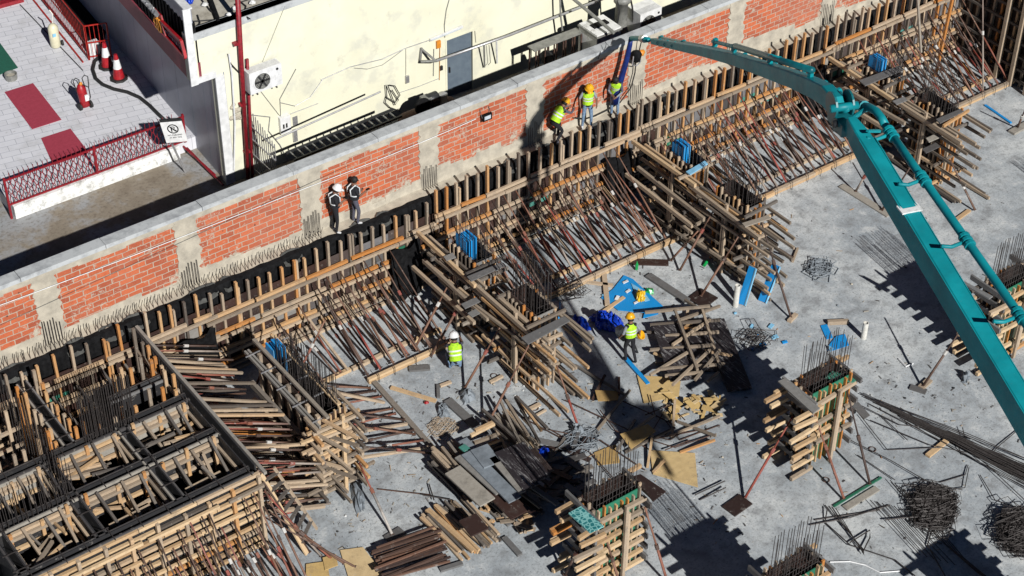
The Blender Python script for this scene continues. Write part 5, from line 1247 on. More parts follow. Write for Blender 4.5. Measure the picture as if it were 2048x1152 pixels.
# ================================================================ PEOPLE
def limbpts(h, toward, palm, side, curl=.5):
    """five finger chains from wrist h along 'toward'; palm normal 'palm'"""
    f = V(toward).normalized(); p = V(palm).normalized(); s = f.cross(p).normalized()*side
    out = []; root = V(h)+f*.05
    for k, ln in enumerate((.070, .080, .075, .060)):
        b = V(h)+f*.085+s*(-.033+.022*k); m = b+f*ln*.5+p*ln*.25*curl; e = m+f*ln*.3*(1-curl*.5)+p*ln*.5*curl
        out.append((b, m, e))
    b = V(h)+f*.03-s*.04; out.append((b, b+f*.025-s*.028+p*.012, b+f*.055-s*.03+p*.03))
    return root, out
def person(P, heading, label, J={}, shirt='blackcloth', trousers='blackcloth', sleeve=None, fore='skin', shoe='darksteel', vest='hivis', helmet=None, hair=True, scale=1.0, curl=.6, item=None):
    D = dict(pelvis=(0, 0, .95), spine=(0, 0, 1.13), chest=(0, .01, 1.33), neck=(0, .02, 1.47), head=(0, .045, 1.60), top=(0, .04, 1.69),
             shL=(-.17, .0, 1.42), elL=(-.23, .02, 1.14), haL=(-.21, .16, .93), shR=(.17, .0, 1.42), elR=(.23, .02, 1.14), haR=(.21, .16, .93),
             hipL=(-.09, 0, .90), knL=(-.10, .03, .49), anL=(-.11, -.02, .09), toL=(-.13, .13, .04), hipR=(.09, 0, .90), knR=(.10, .03, .49), anR=(.11, -.02, .09), toR=(.13, .13, .04))
    D.update(J); D = {k: V(v)*scale for k, v in D.items()}
    rad = dict(pelvis=.125, spine=.115, chest=.135, neck=.058, head=.088, top=.075, shL=.062, shR=.062, elL=.043, elR=.043, haL=.030, haR=.030, hipL=.092, hipR=.092, knL=.062, knR=.062, anL=.045, anR=.045, toL=.036, toR=.036)
    verts = []; radii = []; edges = []; idx = {}; seg = []
    def vadd(k, p, r): idx[k] = len(verts); verts.append(V(p)); radii.append(r*scale); return idx[k]
    for k in D: vadd(k, D[k], rad[k])
    def e(a, b, lab): edges.append((idx[a], idx[b])); seg.append((idx[a], idx[b], lab))
    e('pelvis', 'spine', 0); e('spine', 'chest', 0); e('chest', 'neck', 0); e('neck', 'head', 3); e('head', 'top', 3)
    hd = (D['head']-D['neck']).normalized(); 
    for s in 'LR':
        e('chest', 'sh'+s, 0); e('sh'+s, 'el'+s, 1); e('el'+s, 'ha'+s, 2); e('pelvis', 'hip'+s, 4); e('hip'+s, 'kn'+s, 4); e('kn'+s, 'an'+s, 4); e('an'+s, 'to'+s, 5)
        f = (D['ha'+s]-D['el'+s]).normalized(); pal = V((1 if s == 'L' else -1, .15, -.2)); 
        if abs(f.dot(pal.normalized())) > .9: pal = V((0, 1, .2))
        pal = (pal-f*pal.dot(f)).normalized()
        root, fingers = limbpts(D['ha'+s], f*scale, pal, 1 if s == 'R' else -1, curl)
        vadd('palm'+s, root, .030); e('ha'+s, 'palm'+s, 3)
        for q, ch in enumerate(fingers):
            prev = 'palm'+s
            for w, pt in enumerate(ch): vadd((s, q, w), pt, .0095-.001*w); e(prev, (s, q, w), 3); prev = (s, q, w)
    # face: nose and chin
    fwd = V((0, 1, 0)); fwd = (fwd-hd*fwd.dot(hd)).normalized()
    if 'look' in J: fwd = V(J['look']).normalized()
    vadd('chin', D['head']+fwd*.055*scale-hd*.075*scale, .045); e('head', 'chin', 3)
    vadd('nose', D['head']+fwd*.112*scale-hd*.01*scale, .014); e('head', 'nose', 3)
    me = bpy.data.meshes.new('person'); me.from_pydata([tuple(v) for v in verts], edges, [])
    o = bpy.data.objects.new('tmp', me); COL.objects.link(o)
    sk = o.modifiers.new('s', 'SKIN'); sk.use_smooth_shade = True; sb = o.modifiers.new('b', 'SUBSURF'); sb.levels = sb.render_levels = 1
    for i, r in enumerate(radii): me.skin_vertices[0].data[i].radius = (r, r)
    me.skin_vertices[0].data[idx['pelvis']].use_root = True
    dg = bpy.context.evaluated_depsgraph_get(); dg.update()
    bme = bpy.data.meshes.new_from_object(o.evaluated_get(dg)); bpy.data.objects.remove(o)
    bme.name = 'person'; bme.materials.clear()
    sleeve = sleeve or shirt
    for m in (shirt, sleeve, fore, 'skin', trousers, shoe): bme.materials.append(M[m])
    for pl_ in bme.polygons:
        c = pl_.center; best = (9, 0)
        for a, b, lab in seg:
            A, B = verts[a], verts[b]; ab = B-A; tt = max(0, min(1, (c-A).dot(ab)/max(1e-9, ab.length_squared)))
            d = (c-(A+ab*tt)).length-(radii[a]+(radii[b]-radii[a])*tt)
            if d < best[0]: best = (d, lab)
        pl_.material_index = best[1]; pl_.use_smooth = True
    ob = bpy.data.objects.new('person', bme); COL.objects.link(ob); ob.location = P; ob.rotation_euler = (0, 0, heading)
    tag(ob, label, 'person'); WL[ob] = V((0, 0, 0))
    def child(mb, name, mat, par=None): return mb.build(name, mat, par or ob, smooth=True)
    def rings(L, name, mat, par=None):       # elliptical rings along the trunk
        mb = MB(); n = 14; vs = []
        for c, ax, rx, ry, sd in L:
            ax = V(ax).normalized(); sd = V(sd); sd = (sd-ax*sd.dot(ax)).normalized(); fr = ax.cross(sd)
            vs += [V(c)+sd*rx*math.cos(2*math.pi*k/n)+fr*ry*math.sin(2*math.pi*k/n) for k in range(n)]
        mb.add(vs, [(i*n+k, i*n+(k+1) % n, (i+1)*n+(k+1) % n, (i+1)*n+k) for i in range(len(L)-1) for k in range(n)]); return child(mb, name, mat, par)
    if vest:
        ax = D['chest']-D['spine']; a2_ = D['neck']-D['chest']; sd = D['shR']-D['shL']; s_ = scale
        lo = D['pelvis'].lerp(D['spine'], .25)
        L = [(lo, ax, .185*s_, .155*s_, sd), (D['spine'], ax, .178*s_, .148*s_, sd), (D['chest'], ax, .20*s_, .155*s_, sd), (D['chest'].lerp(D['neck'], .55), a2_, .195*s_, .125*s_, sd), (D['neck']-a2_.normalized()*.01, a2_, .09*s_, .08*s_, sd)]
        vo = rings(L, 'vest', vest)
        for f_ in (.12, .62) if vest == 'hivis' else (.12,):
            c = D['spine'].lerp(D['chest'], f_); w = .022*s_; axn = ax.normalized(); rx = (.178+.022*f_+.008)*s_
            rings([(c-axn*w, ax, rx, .158*s_, sd), (c+axn*w, ax, rx+.002, .160*s_, sd)], 'reflective_band', 'reflect', vo)
        if vest != 'hivis':
            for s in 'LR':
                sh = D['sh'+s]; c0 = D['chest'].lerp(sh, .55)
                fr = a2_.normalized().cross(sd.normalized())
                mb = MB().poly([D['spine'].lerp(sh, .2)+fr*.15+sd.normalized()*(.09 if s == 'R' else -.09), c0+fr*.15, c0+a2_.normalized()*.12, c0-fr*.16, D['spine'].lerp(sh, .2)-fr*.155+sd.normalized()*(.09 if s == 'R' else -.09)], .022, 5)
                child(mb, 'reflective_strap', 'reflect', vo)
    hc = D['head']+hd*.02*scale
    if helmet:
        mb = MB(); prof = [(.155, 0), (.158, .015), (.14, .02), (.135, .07), (.105, .13), (.06, .158), (.01, .168)]
        mb.lathe(hc+hd*.015, [(r*scale, z*scale) for r, z in prof], 18, hd)
        mb.beam(hc+hd*.03+fwd*.12*scale, hc+hd*.02+fwd*.21*scale, .17*scale, .012, hd)
        mb.beam(hc+hd*.17*scale-fwd*.09*scale, hc+hd*.175*scale+fwd*.09*scale, .03, .02, hd)
        child(mb, 'helmet', helmet)
        child(MB().lathe(hc-fwd*.02-hd*.05, [(.094*scale, -.02), (.1*scale, .03), (.09*scale, .07)], 12, hd), 'hair', 'hair')
    elif hair:
        child(MB().lathe(hc-fwd*.018+hd*.0, [(.07*scale, -.07), (.103*scale, -.02), (.108*scale, .03), (.085*scale, .085), (.03*scale, .115)], 14, hd), 'hair', 'hair')
        child(MB().beam(hc+fwd*.09*scale-fwd.cross(hd)*.06+hd*.0, hc+fwd*.09*scale+fwd.cross(hd)*.06+hd*.0, .02, .028, hd), 'sunglasses', 'black')
    return ob, D
def w2(P, hdg, v): return V(P)+Matrix.Rotation(hdg, 4, 'Z') @ V(v)
def hold(name, P, h, v, mk, mat, lab, cat): return one(name, mk(w2(P, h, v)), mat, lab, cat)
EAST = -math.pi/2
ZF = ZL+.02
# two in dark vests on the ledge
Pa = V((at(677, 468, ZF).x, 2.42, ZF)); ha = EAST-.35
person(Pa, ha, 'person in white helmet and black reflective vest standing on the ledge looking at a phone',
       dict(head=(0, .09, 1.59), top=(0, .08, 1.68), neck=(0, .04, 1.47), elL=(-.24, .02, 1.15), haL=(-.10, .24, 1.20), elR=(.24, .03, 1.14), haR=(.10, .27, 1.22), anL=(-.11, -.1, .09), toL=(-.12, .05, .04), knL=(-.1, -.01, .49)), vest='blackcloth', helmet='helmw', shoe='whiteshoe')
hold('phone', Pa, ha, (.05, .35, 1.25), lambda p: MB().box(p.x-.04, p.x+.04, p.y-.03, p.y+.03, p.z-.01, p.z+.07), 'black', 'black phone held by the person in the white helmet on the ledge', 'phone')
Pb = V((at(719, 455, ZF).x, 2.45, ZF)); hb_ = EAST-.1
person(Pb, hb_, 'bareheaded person with sunglasses, black reflective vest and grey trousers holding a phone on the ledge',
       dict(head=(0, .06, 1.62), top=(0, .05, 1.71), elL=(-.24, .0, 1.16), haL=(-.14, .22, 1.12), elR=(.23, .05, 1.15), haR=(.12, .33, 1.18), knR=(.1, .1, .5), anR=(.1, .03, .09), toR=(.11, .19, .04)), vest='blackcloth', trousers='greycloth', shoe='whiteshoe')
hold('phone', Pb, hb_, (.10, .43, 1.22), lambda p: MB().box(p.x-.06, p.x+.06, p.y-.03, p.y+.03, p.z-.01, p.z+.02), 'black', 'phone held flat by the bareheaded person on the ledge', 'phone')
# crouching man reaching right
Pc = V((at(1098, 272, ZF).x, 2.40, ZF)); hc_ = EAST+.1
person(Pc, hc_, 'person in yellow helmet and hi-vis vest bending with a knee raised at the hose shadow',
       dict(pelvis=(0, -.12, .80), spine=(0, .0, .98), chest=(0, .13, 1.14), neck=(0, .24, 1.26), head=(0, .33, 1.36), top=(0, .35, 1.45), shL=(-.17, .17, 1.22), shR=(.17, .17, 1.22),
            elL=(-.25, .38, 1.05), haL=(-.16, .60, 1.04), elR=(.24, .40, 1.06), haR=(.14, .62, 1.07), hipL=(-.09, -.11, .76), hipR=(.09, -.11, .76),
            knL=(-.13, .26, .56), anL=(-.12, .16, .12), toL=(-.12, .32, .07), knR=(.12, .16, .42), anR=(.12, -.12, .09), toR=(.12, .04, .04)), vest='hivis', sleeve='greycloth', fore='greycloth', helmet='helmy', shoe='greycloth')
Pd = V((at(1157, 244, ZF).x, 2.44, ZF)); hd_ = math.pi-.42
person(Pd, hd_, 'person in yellow helmet, hi-vis vest and pale blue jeans looking down on the ledge',
       dict(head=(0, .10, 1.60), top=(0, .13, 1.69), neck=(0, .04, 1.48), elL=(-.27, .08, 1.2), haL=(-.23, .28, 1.07), elR=(.29, .04, 1.22), haR=(.32, .24, 1.08), anL=(-.14, 0, .09), anR=(.15, -.02, .09), toL=(-.16, .14, .04), toR=(.18, .12, .04), knL=(-.13, .03, .5), knR=(.14, .03, .5)), vest='hivis', trousers='jeans', sleeve='sleeve', fore='skin', helmet='helmy', shoe='whiteshoe')
Pe = V((at(1206, 216, ZF).x, 2.46, ZF)); he_ = math.pi-.9
person(Pe, he_, 'person in hi-vis vest and jeans steering the blue end hose beside the wall',
       dict(pelvis=(0, -.02, .93), chest=(-.02, .06, 1.30), neck=(-.02, .12, 1.42), head=(-.02, .19, 1.52), top=(-.02, .2, 1.61), elL=(-.26, .17, 1.1), haL=(-.12, .33, 1.0), elR=(.2, .22, 1.12), haR=(.06, .36, 1.08), shL=(-.18, .06, 1.38), shR=(.15, .06, 1.38)), vest='hivis', trousers='jeans', sleeve='greycloth', fore='sleeve', helmet=None, hair=True)
# man crouching on the slab, back to the camera
Pf = at(910, 738, 0); hf = math.radians(-25)
person(Pf, hf, 'person in white helmet, hi-vis vest and jeans crouching on the slab with back turned',
       dict(pelvis=(0, -.18, .42), spine=(0, -.12, .62), chest=(0, .0, .82), neck=(0, .06, .96), head=(0, .11, 1.08), top=(0, .11, 1.17), shL=(-.18, .02, .90), shR=(.18, .02, .90),
            elL=(-.25, .22, .75), haL=(-.12, .42, .72), elR=(.26, .22, .76), haR=(.24, .46, .74), hipL=(-.1, -.16, .38), hipR=(.1, -.16, .38), knL=(-.2, .22, .46), anL=(-.13, -.02, .09), toL=(-.15, .13, .04), knR=(.22, .22, .46), anR=(.14, -.02, .09), toR=(.17, .13, .04)),
       vest='hivis', trousers='jeans', sleeve='greycloth', fore='skin', helmet='helmw', scale=1.06)
# man walking away with a machine
Pg = at(1258, 722, 0); hg = math.radians(-12)
person(Pg, hg, 'person in yellow helmet and hi-vis vest with black trousers walking past the blue tarpaulin',
       dict(head=(.01, .10, 1.60), top=(.01, .12, 1.69), neck=(0, .05, 1.47), chest=(0, .04, 1.32), elL=(-.26, .0, 1.16), haL=(-.3, .14, .95), elR=(.29, -.02, 1.17), haR=(.34, .05, .92), knL=(-.1, .12, .5), anL=(-.12, -.02, .1), toL=(-.13, .12, .06), knR=(.1, -.02, .5), anR=(.1, -.25, .12), toR=(.11, -.12, .04)),
       vest='hivis', sleeve='sleeve', fore='skin', helmet='helmy')
hold('yellow_bowl', Pg, hg, (.40, .10, .82), lambda p: MB().lathe(p, [(.05, -.06), (.13, -.04), (.15, .05), (.13, .055), (.10, -.02)], 14, (.3, -.6, .6)), 'helmy', 'round yellow plastic bowl carried in the right hand of the walking person', 'bowl')
C = at(1250, 690, 0); t = thing('power_trowel', 'grey engine machine leaning beside the walking person', 'machine', C)
MB().lathe(C+V((-.1, .1, .5)), [(.1, -.15), (.16, -.1), (.16, .12), (.08, .18)], 10, (.4, .1, 1)).build('engine', 'olive', t, smooth=True)
MB().box(C.x-.3, C.x-.08, C.y-.05, C.y+.15, .55, .78).build('tank', 'silver', t); MB().box(C.x-.22, C.x+.02, C.y-.15, C.y+.02, .35, .5).build('casing', 'darksteel', t)
MB().poly([C+V((-.05, .05, .6)), C+V((.05, -.3, .35)), C+V((.06, -.55, .03))], .03, 6).build('shaft', 'darksteel', t); MB().poly([C+V((-.1, .1, .6)), C+V((-.3, .3, .9)), C+V((-.15, .45, 1.0))], .02, 5).build('handle', 'black', t)
# ================================================================ SMALL THINGS ON THE SLAB
R.seed(61)
def flat(pts, z, mat, name, lab, cat, t=.02, tint=None, group=None): return one(name, MB().slab([at(a, b, z) for a, b in pts], t, tw() if tint is None else tint), mat, lab, cat, group)
flat([(1248, 550), (1266, 558), (1290, 580), (1326, 612), (1300, 626), (1236, 620), (1202, 595), (1226, 578)], .05, 'blue', 'foam_sheet', 'big bright blue foam sheet lying on the slab in the centre', 'foam sheet')
for i, (a, b) in enumerate(((1246, 566), (1252, 585), (1268, 607), (1232, 600))):
    c = at(a, b, .07); one('white_scrap', MB().beam(c, c+V((U(.08, .2), U(-.1, .1), .04)), U(.06, .12), .03), 'white', 'small white scrap lying on the big blue sheet', 'scrap')
flat([(1262, 566), (1284, 579), (1300, 600), (1290, 603), (1270, 585)], .075, 'bluelt', 'foam_sheet', 'pale creased strip on the middle of the big blue sheet', 'foam sheet', .01)
flat([(1203, 590), (1214, 583), (1216, 597)], .065, 'bluelt', 'foam_offcut', 'small pale blue offcut at the left tip of the big blue sheet', 'offcut', .01)
flat([(1290, 622), (1320, 617), (1316, 628), (1286, 636)], .06, 'blue', 'foam_sheet', 'blue strip at the lower edge of the big blue sheet', 'foam sheet')
def lean(pts4, z0, z1, lab):
    A, B, C_, D_ = at(*pts4[0], z0), at(*pts4[1], z0), at(*pts4[2], z1), at(*pts4[3], z1)
    t = thing('foam_board', lab, 'foam board', A); n = (B-A).cross(C_-A).normalized()
    m = MB(); m.add([A, B, C_, D_, A-n*.03, B-n*.03, C_-n*.03, D_-n*.03], [(0, 1, 2, 3), (7, 6, 5, 4), (0, 4, 5, 1), (1, 5, 6, 2), (2, 6, 7, 3), (3, 7, 4, 0)]); m.build('sheet', 'blue', t)
    MB().beam(B, C_, .05, .05).build('pale_edge', 'bluelt', t)
lean([(1474, 606), (1490, 611), (1512, 538), (1498, 532)], .02, 1.45, 'blue foam board leaning on the timbers, left of the two')
lean([(1516, 600), (1532, 606), (1560, 534), (1544, 527)], .02, 1.45, 'blue foam board leaning on the timbers, right one with a shadow band')
flat([(1641, 651), (1654, 648), (1666, 675), (1653, 678)], .03, 'blue', 'foam_board', 'narrow blue board lying left of the white pipe stub', 'foam board')
flat([(1672, 672), (1690, 668), (1698, 690), (1668, 700), (1655, 700), (1658, 690)], .04, 'blue', 'foam_board', 'blue board behind the bars of the right of centre form', 'foam board')
flat([(1667, 696), (1660, 704), (1656, 690)], .09, 'bluelt', 'foam_offcut', 'pale blue offcut by the tall bars right of centre', 'offcut')
one('foam_strip', MB().beam(at(1250, 716, .05), at(1296, 768, .05), .13, .07), 'blue', 'long blue strip on the slab at the feet of the walking person', 'strip')
one('foam_strip', MB().beam(at(1970, 210, .03), at(2022, 246, .03), .09, .05), 'blue', 'blue strip lying alone on the upper right slab', 'strip')
one('foam_strip', MB().beam(at(1120, 606, .1), at(1118, 636, .4), .05, .09), 'blue', 'short blue strip standing by the left of centre cage', 'strip')
for i, (a, b) in enumerate(((1505, 655), (1517, 676), (1543, 655), (1524, 690), (1548, 675), (1568, 685), (1470, 628), (1505, 700))):
    c = at(a, b, .0); s = U(.04, .13); one('foam_offcut', MB().beam(c+V((-s, 0, .03)), c+V((s, U(-s, s), .05)), s*1.2, .04), 'blue' if i % 2 else 'bluelt', 'small blue offcut scattered right of the long black boards', 'offcut', 'blue offcuts scattered on the slab')
def crumple(c4, mat, name, lab, cat, h=.35, n=14, m=9, seed=3, amp=.12):
    r = random.Random(seed); A, B, C_, D_ = [at(*p, 0) for p in c4]; vs = []; 
    for i in range(n+1):
        for j in range(m+1):
            u, v = i/n, j/m; e_ = math.sin(math.pi*u)**.5*math.sin(math.pi*v)**.5 if 0 < u < 1 and 0 < v < 1 else 0
            p = A.lerp(B, u).lerp(D_.lerp(C_, u), v); cc = (A+C_)/2
            if not e_: p = cc+(p-cc)*(.85+r.uniform(0, .22))
            vs.append(p+V((r.uniform(-.04, .04), r.uniform(-.04, .04), .02+e_*h*(.55+r.uniform(0, .6))+r.uniform(0, amp)*e_)))
    mb = MB(); w = m+1; mb.add(vs, [(i*w+j, (i+1)*w+j, (i+1)*w+j+1, i*w+j+1) for i in range(n) for j in range(m)]); return one(name, mb, mat, lab, cat, smooth=False)
crumple([(1176, 632), (1240, 636), (1252, 668), (1196, 660)], 'tarp', 'tarpaulin', 'long crumpled blue tarpaulin heap left of the walking person', 'tarpaulin', .4, 22, 10, 3)
crumple([(1134, 643), (1168, 640), (1182, 660), (1150, 672)], 'tarp', 'tarpaulin', 'small crumpled blue tarpaulin heap by the left of centre form', 'tarpaulin', .32, 14, 10, 9)
crumple([(1072, 907), (1092, 896), (1102, 908), (1084, 917)], 'tarp', 'tarpaulin', 'scrap of blue tarpaulin beside the dark plank stack', 'tarpaulin', .12, 8, 6, 5)
crumple([(918, 788), (944, 778), (952, 800), (928, 812)], 'bag', 'cement_bag', 'grey cement bag lying on the slab below the crouching person', 'bag', .22, 8, 6, 6, .03)
crumple([(872, 812), (894, 808), (900, 836), (880, 842)], 'bag', 'rubble_heap', 'small heap of grey rubble left of the cement bag', 'rubble', .14, 9, 9, 8)
crumple([(1140, 850), (1165, 856), (1168, 878), (1145, 874)], 'bag', 'plastic_sheet', 'pale crumpled plastic at the edge of the boom shadow', 'plastic', .2, 10, 8, 12)
crumple([(1270, 590), (1290, 588), (1292, 606), (1272, 608)], 'yellow', 'yellow_bag', 'crumpled yellow plastic bag on the big blue sheet', 'bag', .25, 10, 9, 14)
crumple([(1286, 577), (1306, 580), (1310, 590), (1290, 588)], 'green', 'green_bag', 'green plastic packet on the corner of the big blue sheet', 'packet', .06, 6, 5, 15)
crumple([(700, 966), (722, 962), (732, 1020), (712, 1030)], 'bag', 'plastic_sheet', 'white plastic rag on the dusty slab left of the white headed prop', 'plastic', .12, 12, 6, 16)
crumple([(1922, 752), (1936, 748), (1940, 762), (1926, 768)], 'bag', 'rubble_heap', 'small grey lump under the form behind the boom', 'rubble', .2, 6, 6, 18)
for a, b, lab in ((1273, 541, 'green bottle standing on the slab beyond the big blue sheet'), (1408, 534, 'green bottle lying by the centre right column timbers')):
    c = at(a, b, 0); one('bottle', MB().lathe(c+V((0, 0, .05)), [(.05, 0), (.055, .2), (.02, .27), (.02, .32)], 10, (0, 0, 1) if a < 1300 else (1, .5, .1)), 'green', lab, 'bottle')
for a, b, h, lab in ((1471, 612, .85, 'white pipe stub rising beside the leaning blue boards'), (1727, 676, .62, 'white pipe stub alone on the slab right of the bars')):
    c = at(a, b, 0); one('pipe_stub', MB().lathe(c, [(.09, 0), (.09, h), (.07, h), (.07, h-.05)], 14), 'pipe_white', lab, 'pipe')
one('timber_plank', MB().beam(at(1655, 645, .08), at(1697, 643, .08), .12, .14, tint=.4), 'wood', 'worn timber block left of the lone white pipe stub', 'plank')
for (a, b, c, d, w, m_, lab) in ((1208, 545, 1215, 611, .16, 'wood', 'timber plank standing over the left of the big blue sheet'), (1199, 629, 1248, 595, .12, 'woodnew', 'pale plank pointing at the big blue sheet'), (1165, 563, 1226, 571, .12, 'wood', 'pale plank touching the sole timber near the blue sheet'),
        (1296, 550, 1375, 602, .26, 'plygrey', 'broad dark plank right of the green bottle'), (782, 775, 872, 802, .12, 'woodnew', 'loose round edged timber on the slab left of the crouching person'), (880, 772, 902, 764, .1, 'wood', 'short timber beside the crouching person'),
        (895, 800, 960, 860, .28, 'plygrey', 'worn grey plank below the cement bag'), (818, 738, 860, 735, .22, 'plygrey', 'grey boards at the sole timber left of the crouching person'), (876, 770, 877, 795, .1, 'plygrey', 'short dark board on edge left of the cement bag'),
        (980, 765, 1005, 752, .1, 'wood', 'short timber right of the long dark prop shadow'), (1045, 826, 1080, 808, .12, 'wood', 'short timber below the left of centre form'), (1060, 838, 1092, 820, .06, 'wood', 'thin lath below the left of centre form'),
        (1855, 912, 1895, 880, .16, 'woodnew', 'pale timber block by the long bar bundle'), (1950, 935, 1995, 960, .0, 'wood', ''), (1048, 838, 1060, 850, .08, 'wood', 'tiny timber end below the left of centre form'), (1008, 1075, 1040, 1110, .16, 'plygrey', 'dark short board left of the bottom centre form shadow'), (880, 1140, 925, 1126, .14, 'plygrey', 'dark board at the bottom edge left of centre'), (1660, 800, 1680, 830, .1, 'wood', 'orange timber end at the foot of the right of centre form')):
    if w: plank(at(a, b, .05), at(c, d, .05), w, .07, m_, lab, tint=.3 if m_ == 'plygrey' else .6)
plank(at(1398, 640, .06), at(1408, 742, .06), .9, .05, 'streak', 'long black film faced board lying right of the frame of timbers, upper', tint=.3)
plank(at(1425, 640, .09), at(1480, 780, .09), .75, .05, 'streak', 'long black film faced board lying right of the frame of timbers, lower', tint=.7)
plank(at(1335, 650, .3), at(1372, 760, .3), .95, .04, 'streak', 'dark stained board lying on the frame of timbers', tint=.72)
# timber frame lying in the middle
t = thing('lumber_grid', 'loose grid of pale timbers lying across the middle of the slab', 'lumber', at(1370, 680, 0))
for a, b, c, d in ((1290, 625, 1420, 612), (1300, 650, 1440, 640), (1330, 672, 1438, 664), (1300, 700, 1430, 690), (1320, 738, 1450, 728), (1330, 752, 1400, 745), (1345, 690, 1420, 640), (1360, 640, 1440, 612), (1405, 620, 1440, 735), (1350, 620, 1395, 740), (1420, 700, 1345, 770), (1375, 705, 1300, 750), (1410, 625, 1370, 600), (1440, 700, 1390, 760)):
    MB().beam(at(a, b, U(.25, .5)), at(c, d, U(.25, .5)), .075, .08, tint=U(0, .55)).build('timber', 'wood', t)
for i in range(13):
    c = at(U(1310, 1440), U(615, 760), U(.05, .3)); a = U(0, 3.14); L = U(.2, .9); d = V((math.cos(a), math.sin(a), U(-.1, .1)))*L/2
    plank(c-d, c+d, .08, .05, 'wood' if i % 3 else 'woodnew', 'short loose timber scattered in the middle frame', group='short timbers in the middle frame')
# plywood sheets
def sheet(pts, z, lab, tint=.5, mat='plyyellow', t=.02): return flat(pts, z, mat, 'plywood_sheet', lab, 'plywood', t, tint)
sheet([(1274, 750), (1362, 756), (1358, 792), (1288, 806)], .05, 'yellow plywood sheet under the feet end of the long blue strip', .6)
sheet([(1300, 900), (1390, 906), (1396, 974), (1306, 948)], .05, 'large clean yellow plywood sheet right of the bottom centre bars', .75)
sheet([(1240, 868), (1296, 848), (1312, 862), (1262, 898)], .25, 'orange plywood sheet tilted in the scrap heap', .3)
sheet([(1188, 905), (1232, 888), (1240, 925), (1196, 930)], .05, 'orange plywood sheet at the foot of the boom joint shadow', .1)
sheet([(680, 1100), (726, 1094), (770, 1152), (700, 1165)], .05, 'pale plywood sheet at the bottom edge left of the steel prop stack', .95)
sheet([(612, 1128), (655, 1122), (660, 1160), (612, 1165)], .06, 'yellow plywood piece at the bottom edge nearest the ladder', .5)
sheet([(645, 1115), (672, 1108), (676, 1130), (650, 1140)], .09, 'small green stained plywood piece above the yellow piece', .4)
sheet([(1190, 780), (1240, 782), (1236, 800), (1196, 802)], .2, 'brown plywood offcut in the boom joint shadow', .05)
for i in range(44):
    c = at(U(1330, 1440), U(785, 835), .02+i*.004); a = U(0, 3.14); d = V((math.cos(a), math.sin(a), U(-.08, .12)))*U(.06, .26); w = U(.05, .22)
    one('plywood_offcut', MB().beam(c-d, c+d+V((0, 0, .02)), w, .02, tint=U(.2, 1)), 'plyyellow', 'small yellow plywood offcut in the pile beside the dark patch', 'offcut', 'yellow plywood offcuts')
# stacks of timber and planks at the lower centre
def pile(n, c0, c1, dirp, L, w, h, zmax, mat, name, lab, cat, grp, tint=None, jit=.12, seed=1):
    r = random.Random(seed)
    A, B = at(*c0, 0), at(*c1, 0); d = (at(*dirp[1], 0)-at(*dirp[0], 0)).normalized()
    for k in range(n):
        c = A.lerp(B, k/max(1, n-1))+V((0, 0, h/2+r.uniform(0, zmax))); a = r.uniform(-jit, jit)
        dd = V((d.x*math.cos(a)-d.y*math.sin(a), d.x*math.sin(a)+d.y*math.cos(a), r.uniform(-.03, .03)))*L*r.uniform(.75, 1.05)/2
        one(name, MB().beam(c-dd, c+dd, w*r.uniform(.85, 1.15), h, tint=r.uniform(0, 1) if tint is None else min(1, max(0, tint+r.uniform(-.25, .25)))), mat if isinstance(mat, str) else r.choice(mat), lab, cat, grp)
pile(24, (880, 1080), (965, 1040), ((850, 1020), (930, 1100)), 2.1, .075, .07, .2, ['wood', 'woodold', 'wood', 'woodnew'], 'timber_plank', 'pale timber in the stack in front of the steel props', 'timber', 'timber stack at the lower centre', seed=2, jit=.09)
pile(20, (905, 985), (960, 960), ((880, 950), (985, 1060)), 2.6, .09, .09, .75, ['woodold', 'wood'], 'timber_plank', 'grey timber on the left side of the wide plank stack', 'timber', 'grey timbers left of the plank stack', seed=3, jit=.12)
pile(16, (1000, 885), (1062, 862), ((990, 840), (1070, 930)), 2.0, .08, .08, .7, ['woodold', 'wood', 'woodold'], 'timber_plank', 'grey timber heaped at the upper end of the plank stack', 'timber', 'grey timbers above the plank stack', seed=4, jit=.25)
pile(8, (965, 890), (985, 915), ((960, 890), (1010, 868)), .8, .09, .09, .9, ['woodnew', 'wood'], 'timber_plank', 'short pale timber at the head of the plank stack', 'timber', 'short pale timbers on the plank stack', seed=5, jit=.1)
wide = [((905, 940), (975, 1005), .52, 'plygrey', .95, .35, 'broad brown grey plank on the left of the stack'), ((918, 912), (1000, 985), .30, 'plygrey', .65, .4, 'narrow grey plank in the stack'), ((935, 905), (1030, 1000), .42, 'bag', .5, .45, 'long blue grey plank in the stack'),
        ((958, 895), (985, 930), .55, 'bag', .5, .5, 'short blue grey board across the stack'), ((985, 915), (1045, 985), .20, 'plygrey', .75, .5, 'streaked narrow plank in the stack'), ((1005, 900), (1062, 975), .5, 'streak', .78, .55, 'white streaked black board in the stack, left one'), ((1032, 890), (1085, 958), .5, 'streak', .72, .6, 'white streaked black board in the stack, right one'),
        ((1060, 900), (1098, 945), .3, 'plydark', .6, .5, 'black board at the right edge of the stack'), ((985, 975), (1040, 1030), .6, 'plydark', .4, .25, 'dark board at the lower end of the stack'), ((935, 1035), (960, 1065), .55, 'plydark', .3, .25, 'dark square board on the pale timber stack'), ((925, 880), (960, 915), .3, 'bag', .5, .3, 'pale grey plank at the upper left of the stack')]
for a, b, w, mt, ti, z, lab in wide: z += .55; plank(at(*a, z), at(*b, z), w, .05, mt, lab, tint=ti)
one('green_board', MB().beam(at(923, 900, .95), at(935, 893, .95), .25, .04, tint=.8), 'plygreen', 'small teal board at the tip of the plank stack', 'board')
